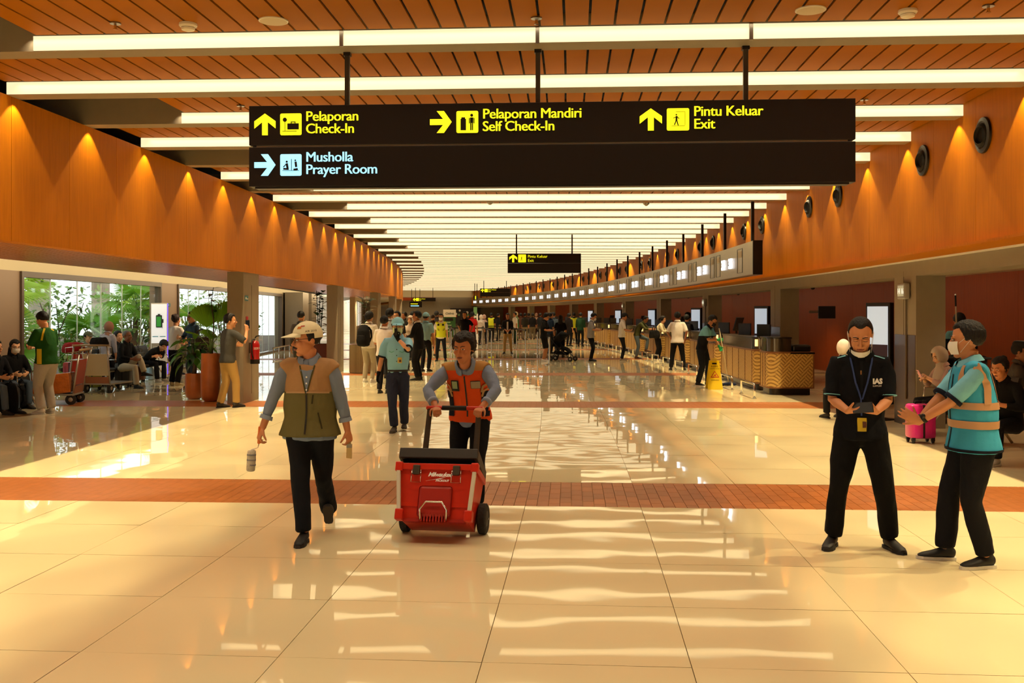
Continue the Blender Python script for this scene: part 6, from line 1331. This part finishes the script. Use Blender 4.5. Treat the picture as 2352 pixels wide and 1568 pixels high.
def desk(s, n, L, label, end=False, mons=1):
    D = .92 if end else .80
    g = at('check_in_desk', s, n, label, 'counter', 'check-in desks')
    slab(rpoly(.06, D - .06, .06, L - .06, .18), 0, .14).build('kick_plate', mat('kick_dark', '2a2019', .25, .5), g, smooth='auto')
    slab(rpoly(0, D, 0, L, .24, (1, 0, 0, 1)), .14, .85).build('woven_front', WEAVE, g, smooth='auto')
    slab(rpoly(-.012, D + .012, -.012, L + .012, .25), .85, .885).build('counter_top', TRIMW, g, smooth='auto'); slab(rpoly(-.012, D + .012, -.012, L + .012, .25), .135, .16).build('bottom_trim', TRIMW, g, smooth='auto')
    MB().box(D - .015, D + .01, -.014, .01, .14, .86).build('edge_post', TRIMW, g)
    k = .24
    for i in range(max(2, int(L / .75)) + 1):
        y = .26 + (L - .52) * i / max(2, int(L / .75)); MB().box(-.008, .006, y - .012, y + .012, .15, .85).build('joint_strip', TRIMW, g)
    if end:
        MB().box(.45, .94, -.02, .75, .84, .87).build('low_worktop', DTOP, g); MB().box(.52, .90, .1, .5, .87, 1.02, None, .04).build('printer', BLACK, g)
        slab(rpoly(.02, .47, .02, L - .05, .2, (1, 0, 0, 1)), .885, 1.15).build('curved_screen', BRASS, g, smooth='auto'); slab(rpoly(0, .48, 0, L - .03, .2, (1, 0, 0, 1)), 1.15, 1.18).build('screen_cap', DTOP, g, smooth='auto')
    else:
        slab(rpoly(.02, .40, .15, L - .15, .2, (1, 0, 0, 1)), .885, 1.12).build('curved_screen', BRASS, g, smooth='auto'); slab(rpoly(0, .42, .13, L - .13, .2, (1, 0, 0, 1)), 1.12, 1.15).build('screen_cap', DTOP, g, smooth='auto')
        MB().box(.04, .10, .13, .15, .95, 1.10).build('desk_lamp', mat('desk_lamp', 'ffd58a', .4, emit=1.5), g)
        for j in range(mons):
            y = L * (j + .5) / mons; mo = MB().box(.42, .45, y - .2, y + .2, 1.12, 1.42, Matrix.Translation((.43, y, 1.2)) @ Matrix.Rotation(.6, 4, 'Z') @ Matrix.Translation((-.43, -y, -1.2)), .004).build('monitor', BLACK, g); MB().box(.43, .46, y - .02, y + .02, .88, 1.2).build('monitor_stand', BLACK, g)
    return g
dl = ['nearest woven bamboo desk with low worktop and printer', 'long woven desk behind the wet floor sign', 'woven desk beside the mopping cleaner', 'woven desk before the white-shirted man', 'woven desk under the leaning woman', 'woven desk at the bent man in olive', 'woven desk at the man in white polo', 'woven desk at the checked shirt', 'woven desk at the yellow vest', 'far woven desk behind the stroller', 'farther woven desk down the hall', 'farthest woven desk down the hall']
desk(20.42, 4.12, .95, dl[0], True)
for k in range(11): desk(21.65 + 4.35 * k, 4.12, 4.0, dl[k + 1], False, 2)
def rail(s, n, L, label):
    g = at('guard_rail', s, n, label, 'rail', 'steel guard rails'); MB().tube([(0, 0, 0), (0, 0, .25), (0, .03, .28), (0, L - .03, .28), (0, L, .25), (0, L, 0)], .022, 10).build('rail', STEEL, g, smooth=True)
    for y in (0, L): MB().cyl((0, y, 0), .045, .012, 14).build('flange', STEEL, g)
for k in range(18): rail(19.6 + 2.17 * k, 3.66 - .0 * k, 1.25, 'low polished steel guard rail before the desks, %s from the near end' % ORD[k])
for k in range(9):
    s = 24.6 + 4.15 * k; g = at('flight_screen', s, 5.3, 'slim tilted screen above the desks, %s from the near end' % ORD[k], 'screen', 'slim desk screens', -55, 1.15); MB().box(-.02, .02, -.15, .15, .02, .42, Matrix.Rotation(.35, 4, 'Y'), .004).build('case', BLACK, g); MB().box(-.024, -.02, -.13, .13, .04, .40, Matrix.Rotation(.35, 4, 'Y')).build('screen', mat('screen_blue', '8fa6c4', .2, emit=.6), g); MB().box(-.02, .02, -.02, .02, -1.15, .05).build('post', BLACK, g)
# wet floor sign, mop
YS = mat('caution_yellow', 'e8c20c', .4, spec=.4); RS = mat('caution_red', 'c2201a', .5)
v = G(1640, 893); g = empty('caution_sign', v, .02, 'yellow folding wet floor caution sign', 'sign')
for q in (-1, 1):
    pl = MB().hexa([(-.165, q * .20, 0), (.165, q * .20, 0), (.165, q * .185, 0), (-.165, q * .185, 0), (-.105, q * .03, .63), (.105, q * .03, .63), (.105, q * .015, .63), (-.105, q * .015, .63)]).build('panel', YS, g)
    if q < 0:
        M = Matrix.Translation((0, -.2015, 0)) @ Matrix.Rotation(-math.atan2(.17, .63), 4, 'X')
        def st(t_, sz, z, m_=BLACK): o = text(t_, sz, m_, pl, (0, 0, 0), align='CENTER'); o.matrix_basis = M @ Matrix.Translation((0, -.002, z)) @ Matrix.Rotation(math.pi / 2, 4, 'X')
        st('AWAS', .055, .50); st('LANTAI LICIN', .033, .455); st('WARNING', .036, .20)
        MB().prism([(-.095, .27), (.095, .27), (0, .42)], -.003, -.001, M).build('warning_triangle', RS, pl); MB().prism([(-.07, .285), (.07, .285), (0, .395)], -.005, -.003, M).build('triangle_field', YS, pl)
        MB().prism([(-.03, .29), (-.01, .33), (.02, .345), (.035, .33), (.015, .325), (.03, .29), (.01, .29), (0, .315), (-.015, .29)], -.007, -.005, M).build('slipping_figure', RS, pl); MB().box(-.05, .05, -.004, -.002, .565, .60, M).build('maker_plate', BLACK, pl)
MB().tube([(-.05, 0, .62), (-.05, 0, .66), (.05, 0, .66), (.05, 0, .62)], .012, 8).build('handle', YS, g, smooth=True)
MQ = Q1.root.matrix_basis; a = MQ @ (Q1.arm[-1][2] + V(0, -.06, .03)); b = MQ @ (Q1.arm[1][2] + V(0, -.07, .0)); d = (b - a).normalized(); e = a + d * ((a.z - .06) / -d.z)
g = empty('mop', (e.x, e.y, 0), 0, 'mop with pale pole and dark blue head held by the cleaner', 'mop'); MB().tube([a - d * .25 - V(e.x, e.y, 0), e - V(e.x, e.y, 0)], .012, 8).build('pole', mat('pole_pale', 'c9b795', .5), g, smooth=True)
mb = MB(); mb.tube([(-.16, 0, .03), (0, .02, .05), (.16, .03, .03)], [(.06, .025), (.09, .035), (.06, .025)], 12, ref=(0, 1, 0), cap=.5); o = link('mop_head', remesh(mb, .014, 1, .015, 30, 1), g); o.data.materials.append(fab('1d2747', .8, 80))
# seating and things at the right edge
bench(18.6, 6.2, 178, 3, 'black bench behind the nearest woven desk', '1a1512'); bench(13.6, 5.2, -88, 3, 'bench with tan seats under the woman in pale headscarf', '9a5a2c'); bench(10.9, 5.7, 150, 2, 'black bench under the pair at the frame edge', '1a1512')
pk = suitcase(G(2114, 1016), 4, .33, .24, .50, mat('case_pink', 'd01c82', .3, spec=.5), 'bright pink cabin suitcase standing before the bench')
BT = mat('tote_blue', '1f6fc0', .5); OL = mat('bag_olive', '7d6f30', .6, bump=.2, bscale=20); TA = mat('strap_tan', '9a5a20', .5)
sb = R1.root.location
bag(V(sb.x - .10, sb.y - .50, .445), 10, .32, .16, .34, BT, 'bright blue tote bag on the bench by the seated woman'); bag(V(sb.x + .10, sb.y - .80, .445), 5, .36, .22, .26, OL, 'olive handbag with tan handles on the bench', True, 'handbag', TA, 'handbag'); bag(V(sb.x + .42, sb.y - .75, .445), 20, .34, .24, .30, mat('bag_red', 'c9301a', .35), 'red plastic bag behind the olive handbag', False)
phone('pink phone held by the woman in pale headscarf', R1.root.matrix_basis @ ((R1.arm[-1][2] + R1.arm[1][2]) / 2 + V(0, -.09, .05)), (.5, 0, R1.root.rotation_euler.z), 'd98f9c')
g = empty('cleaning_cart', G(2212, 0, 0, 15.2), -.2, 'cleaning cart with big black waste bag and two poles', 'cart')
mb = MB(); mb.tube([(0, 0, .12), (0, 0, .5), (0, 0, .9), (0, 0, 1.0)], [(.26, .22), (.31, .27), (.32, .28), (.3, .26)], 18, cap=.1); o = link('waste_bag', remesh(mb, .022, 2, .02, 9, 3), g); o.data.materials.append(mat('black_plastic', '1b1917', .3)); MB().tube([(-.34, -.28, 1.0), (.34, -.28, 1.0), (.34, .28, 1.0), (-.34, .28, 1.0), (-.34, -.28, 1.0)], .018, 8).build('frame', MBLACK, g)
for x in (-.28, .28): 
    for y in (-.24, .24): MB().box(x - .015, x + .015, y - .015, y + .015, .05, 1.0).build('post', MBLACK, g); MB().lathe([(.05, -.012), (.05, .012)], 14, M=Matrix.Translation((x, y, .05)) @ Matrix.Rotation(math.pi / 2, 4, 'Y')).build('caster', MBLACK, g)
for lb, x, y, zt, lean in (('long pale mop pole standing tall out of the cleaning cart', .06, .3, 1.98, -.06), ('shorter pole at the side of the cleaning cart', -.22, .28, 1.62, .0)):
    q = empty('mop', g.location + V(x, y, 0), 0, lb, 'mop'); MB().tube([(0, 0, .04), (lean, 0, zt - .2)], .011, 8).build('pole', mat('pole_pale', 'c9b795', .5), q); MB().tube([(lean, 0, zt - .2), (lean * 1.1, 0, zt - .03)], .014, 8).build('grip', MBLACK, q); MB().blob((lean * 1.1, 0, zt - .02), (.014, .014, .014), None, 8, 6).build('tip', WHITEP, q); MB().blob((0, 0, .05), (.06, .05, .05)).build('mop_head', fab('8a8578'), q)
mb = bag(M1.root.matrix_basis @ V(-.20, .08, .86), math.degrees(M1.root.rotation_euler.z) + 80, .40, .14, .28, BG, 'large black shoulder bag of the woman in cream blouse')
# ================================================================ QUEUE LANES AND FAR HALL
def stanchion(s, n, label):
    g = at('queue_post', s, n, label, 'queue post', 'steel queue posts'); MB().lathe([(.16, 0), (.16, .012), (.03, .03)], 18).build('base', STEEL, g, smooth='auto'); MB().cyl((0, 0, .02), .028, .90, 12).build('post', STEEL, g, smooth='auto'); MB().cyl((0, 0, .90), .034, .08, 12).build('belt_head', MBLACK, g); return g
lanes = [SN(G(px, 0, 0, 46))[1] for px in (1038, 1118, 1190)]
LN_ = ['beside the yellow-vested woman', 'in the middle lane', 'beside the man in open jacket']; k = 0
for j, n in enumerate(lanes):
    prev = None
    for i in range(7):
        s = 42.5 + 3.2 * i; n_ = n + .12 * math.sin(i * 2 + j); stanchion(s, n_, 'steel queue post %s, %s post from us' % (LN_[j], ORD[i]))
        if prev:
            o = arc = MB().hexa([W(prev[0], prev[1] - .004, .91), W(s, n_ - .004, .91), W(s, n_ + .004, .91), W(prev[0], prev[1] + .004, .91), W(prev[0], prev[1] - .004, .96), W(s, n_ - .004, .96), W(s, n_ + .004, .96), W(prev[0], prev[1] + .004, .96)]).build('queue_belt', MBLACK); tag(o, 'black queue belt %s, %s span from us' % (LN_[j], ORD[i - 1]), 'belt', 'black queue belts')
        prev = (s, n_)
for i, (s, a, b) in enumerate(((48.9, 0, 1), (55.3, 1, 2), (45.7, 1, 2), (61.7, 0, 1))):
    o = MB().hexa([W(s, lanes[a], .91), W(s, lanes[b], .91), W(s + .008, lanes[b], .91), W(s + .008, lanes[a], .91), W(s, lanes[a], .96), W(s, lanes[b], .96), W(s + .008, lanes[b], .96), W(s + .008, lanes[a], .96)]).build('queue_belt', MBLACK); tag(o, 'black queue belt crossing between lanes, %s from us' % ORD[i], 'belt', 'black queue belts')
for i, (px, py) in enumerate(((1262, 838), (1235, 812), (1240, 797))): s, n = SN(G(px, py)); stanchion(s, n, 'steel queue post %s' % ['in front of the stroller', 'behind the man in black shorts', 'behind the crowd by the counters'][i])
# stroller
g = empty('stroller', G(1291, 829), 1.2, 'black folding stroller beside the man in shorts', 'stroller'); FB = fab('121110')
mb = MB(); mb.tube([(0, .30, .52), (0, .16, .74), (0, -.04, .92), (0, -.22, .92)], [(.2, .05), (.22, .12), (.22, .14), (.2, .05)], 16, ref=(1, 0, 0), cap=.3); o = link('hood', remesh(mb, .02, 2, .01, 9), g); o.data.materials.append(FB)
mb = MB(); mb.tube([(0, .22, .85), (0, .12, .5), (0, -.18, .42), (0, -.32, .3)], [(.2, .06), (.2, .08), (.19, .06), (.17, .04)], 16, ref=(1, 0, 0), cap=.3); o = link('seat', remesh(mb, .02, 2), g); o.data.materials.append(FB)
mb = MB(); mb.tube([(0, .25, .3), (0, -.2, .26)], [(.19, .07), (.19, .06)], 14, ref=(1, 0, 0), cap=.3); o = link('basket', remesh(mb, .02, 2), g); o.data.materials.append(FB)
for x in (-.23, .23):
    MB().tube([(x, .52, 1.0), (x, .2, .62), (x, -.38, .10)], .014, 8).build('side_frame', MBLACK, g); MB().tube([(x, -.05, .5), (x, .32, .10)], .014, 8).build('rear_strut', MBLACK, g)
    for y, r in ((-.40, .085), (.34, .095)): M = Matrix.Translation((x, y, r)) @ Matrix.Rotation(math.pi / 2, 4, 'Y'); w = MB().lathe([(r * .5, -.02), (r, -.016), (r, .016), (r * .5, .02)], 20, M=M).build('wheel', MBLACK, g, smooth='auto'); MB().lathe([(.015, -.024), (r * .45, -.02), (r * .45, .02), (.015, .024)], 12, M=M).build('hub', DSTEEL, w)
MB().tube([(-.23, .52, 1.0), (.23, .52, 1.0)], .018, 8).build('push_bar', MBLACK, g)
# airline board and totem
n = SN(G(1032, 0, 0, 57))[1]; g = at('airline_board', 57, n, 'standing board with cream header and green list for the queue', 'sign board'); GRN = mat('board_green', '2c5a2a', .5)
MB().box(-.34, .34, -.03, .03, .28, 1.44).build('green_panel', GRN, g); hd_ = MB().box(-.36, .36, -.035, .035, 1.44, 1.86).build('header', mat('header_cream', 'd6c8a8', .5, emit=.1), g); text('Citilink', .17, mat('logo_dark', '2a3a24', .5), hd_, (0, -.038, 1.58), align='CENTER', shear=.2, bold=.004)
for i in range(5): MB().box(-.28, -.02 + .07 * (i % 3), -.034, -.03, 1.28 - .17 * i, 1.33 - .17 * i).build('text_line', mat('board_text', '9fc08a', .5), g)
MB().box(-.28, .2, -.036, -.03, 1.22, 1.38).build('dark_band', BLACK, g); MB().box(-.4, .4, -.2, .2, 0, .03).build('foot', DSTEEL, g); MB().box(-.3, .3, -.03, .03, .03, .28).build('leg_panel', mat('leg_cream', 'b9a786', .5), g)
n = SN(G(1091, 0, 0, 60))[1]; g = at('totem', 60, n, 'slim white totem pillar with green lettering in the queue', 'totem'); MB().box(-.16, .16, -.1, .1, 0, 1.62).build('pillar', mat('totem_white', 'ddd0b0', .5, emit=.25), g); MB().box(-.1, .1, -.12, .12, 1.6, 2.02).build('head', mat('totem_green', '6f9a5a', .5, emit=.2), g)
for i in range(5): MB().box(-.06, .06, -.105, -.1, .7 + .2 * i, .78 + .2 * i).build('text_line', GRN, g)
n = SN(G(1072, 0, 0, 104))[1]; g = at('mural', 104.75, n, 'dark mural with flowers on the far end wall', 'mural'); MB().box(-1.6, 1.6, -.04, 0, .5, 2.15).build('panel', mat('mural_dark', '241a16', .6), g)
for i in range(12): x = rg.uniform(-1.4, 1.4); z = rg.uniform(.8, 2.0); c = ('c9876a', 'e8d8c0', 'd8621c', '7a9a5a')[i % 4]; MB().lathe([(.12 + .08 * rg.random(), -.01), (.05, .01)], 10, M=Matrix.Translation((x, -.045, z)) @ Matrix.Rotation(math.pi / 2, 4, 'X')).build('flower', mat('flower_' + c, c, .6), g)
g = at('barrier_rail', 42.5, -10.4, 'low chrome rail before the far window', 'rail'); MB().tube([(0, -2.6, .28), (0, 2.6, .28)], .03, 8).build('rail', STEEL, g)
for y in (-2.5, -1.25, 0, 1.25, 2.5): MB().cyl((0, y, 0), .025, .28, 10).build('leg', STEEL, g)
HALL.exclude = False
bpy.context.view_layer.update()
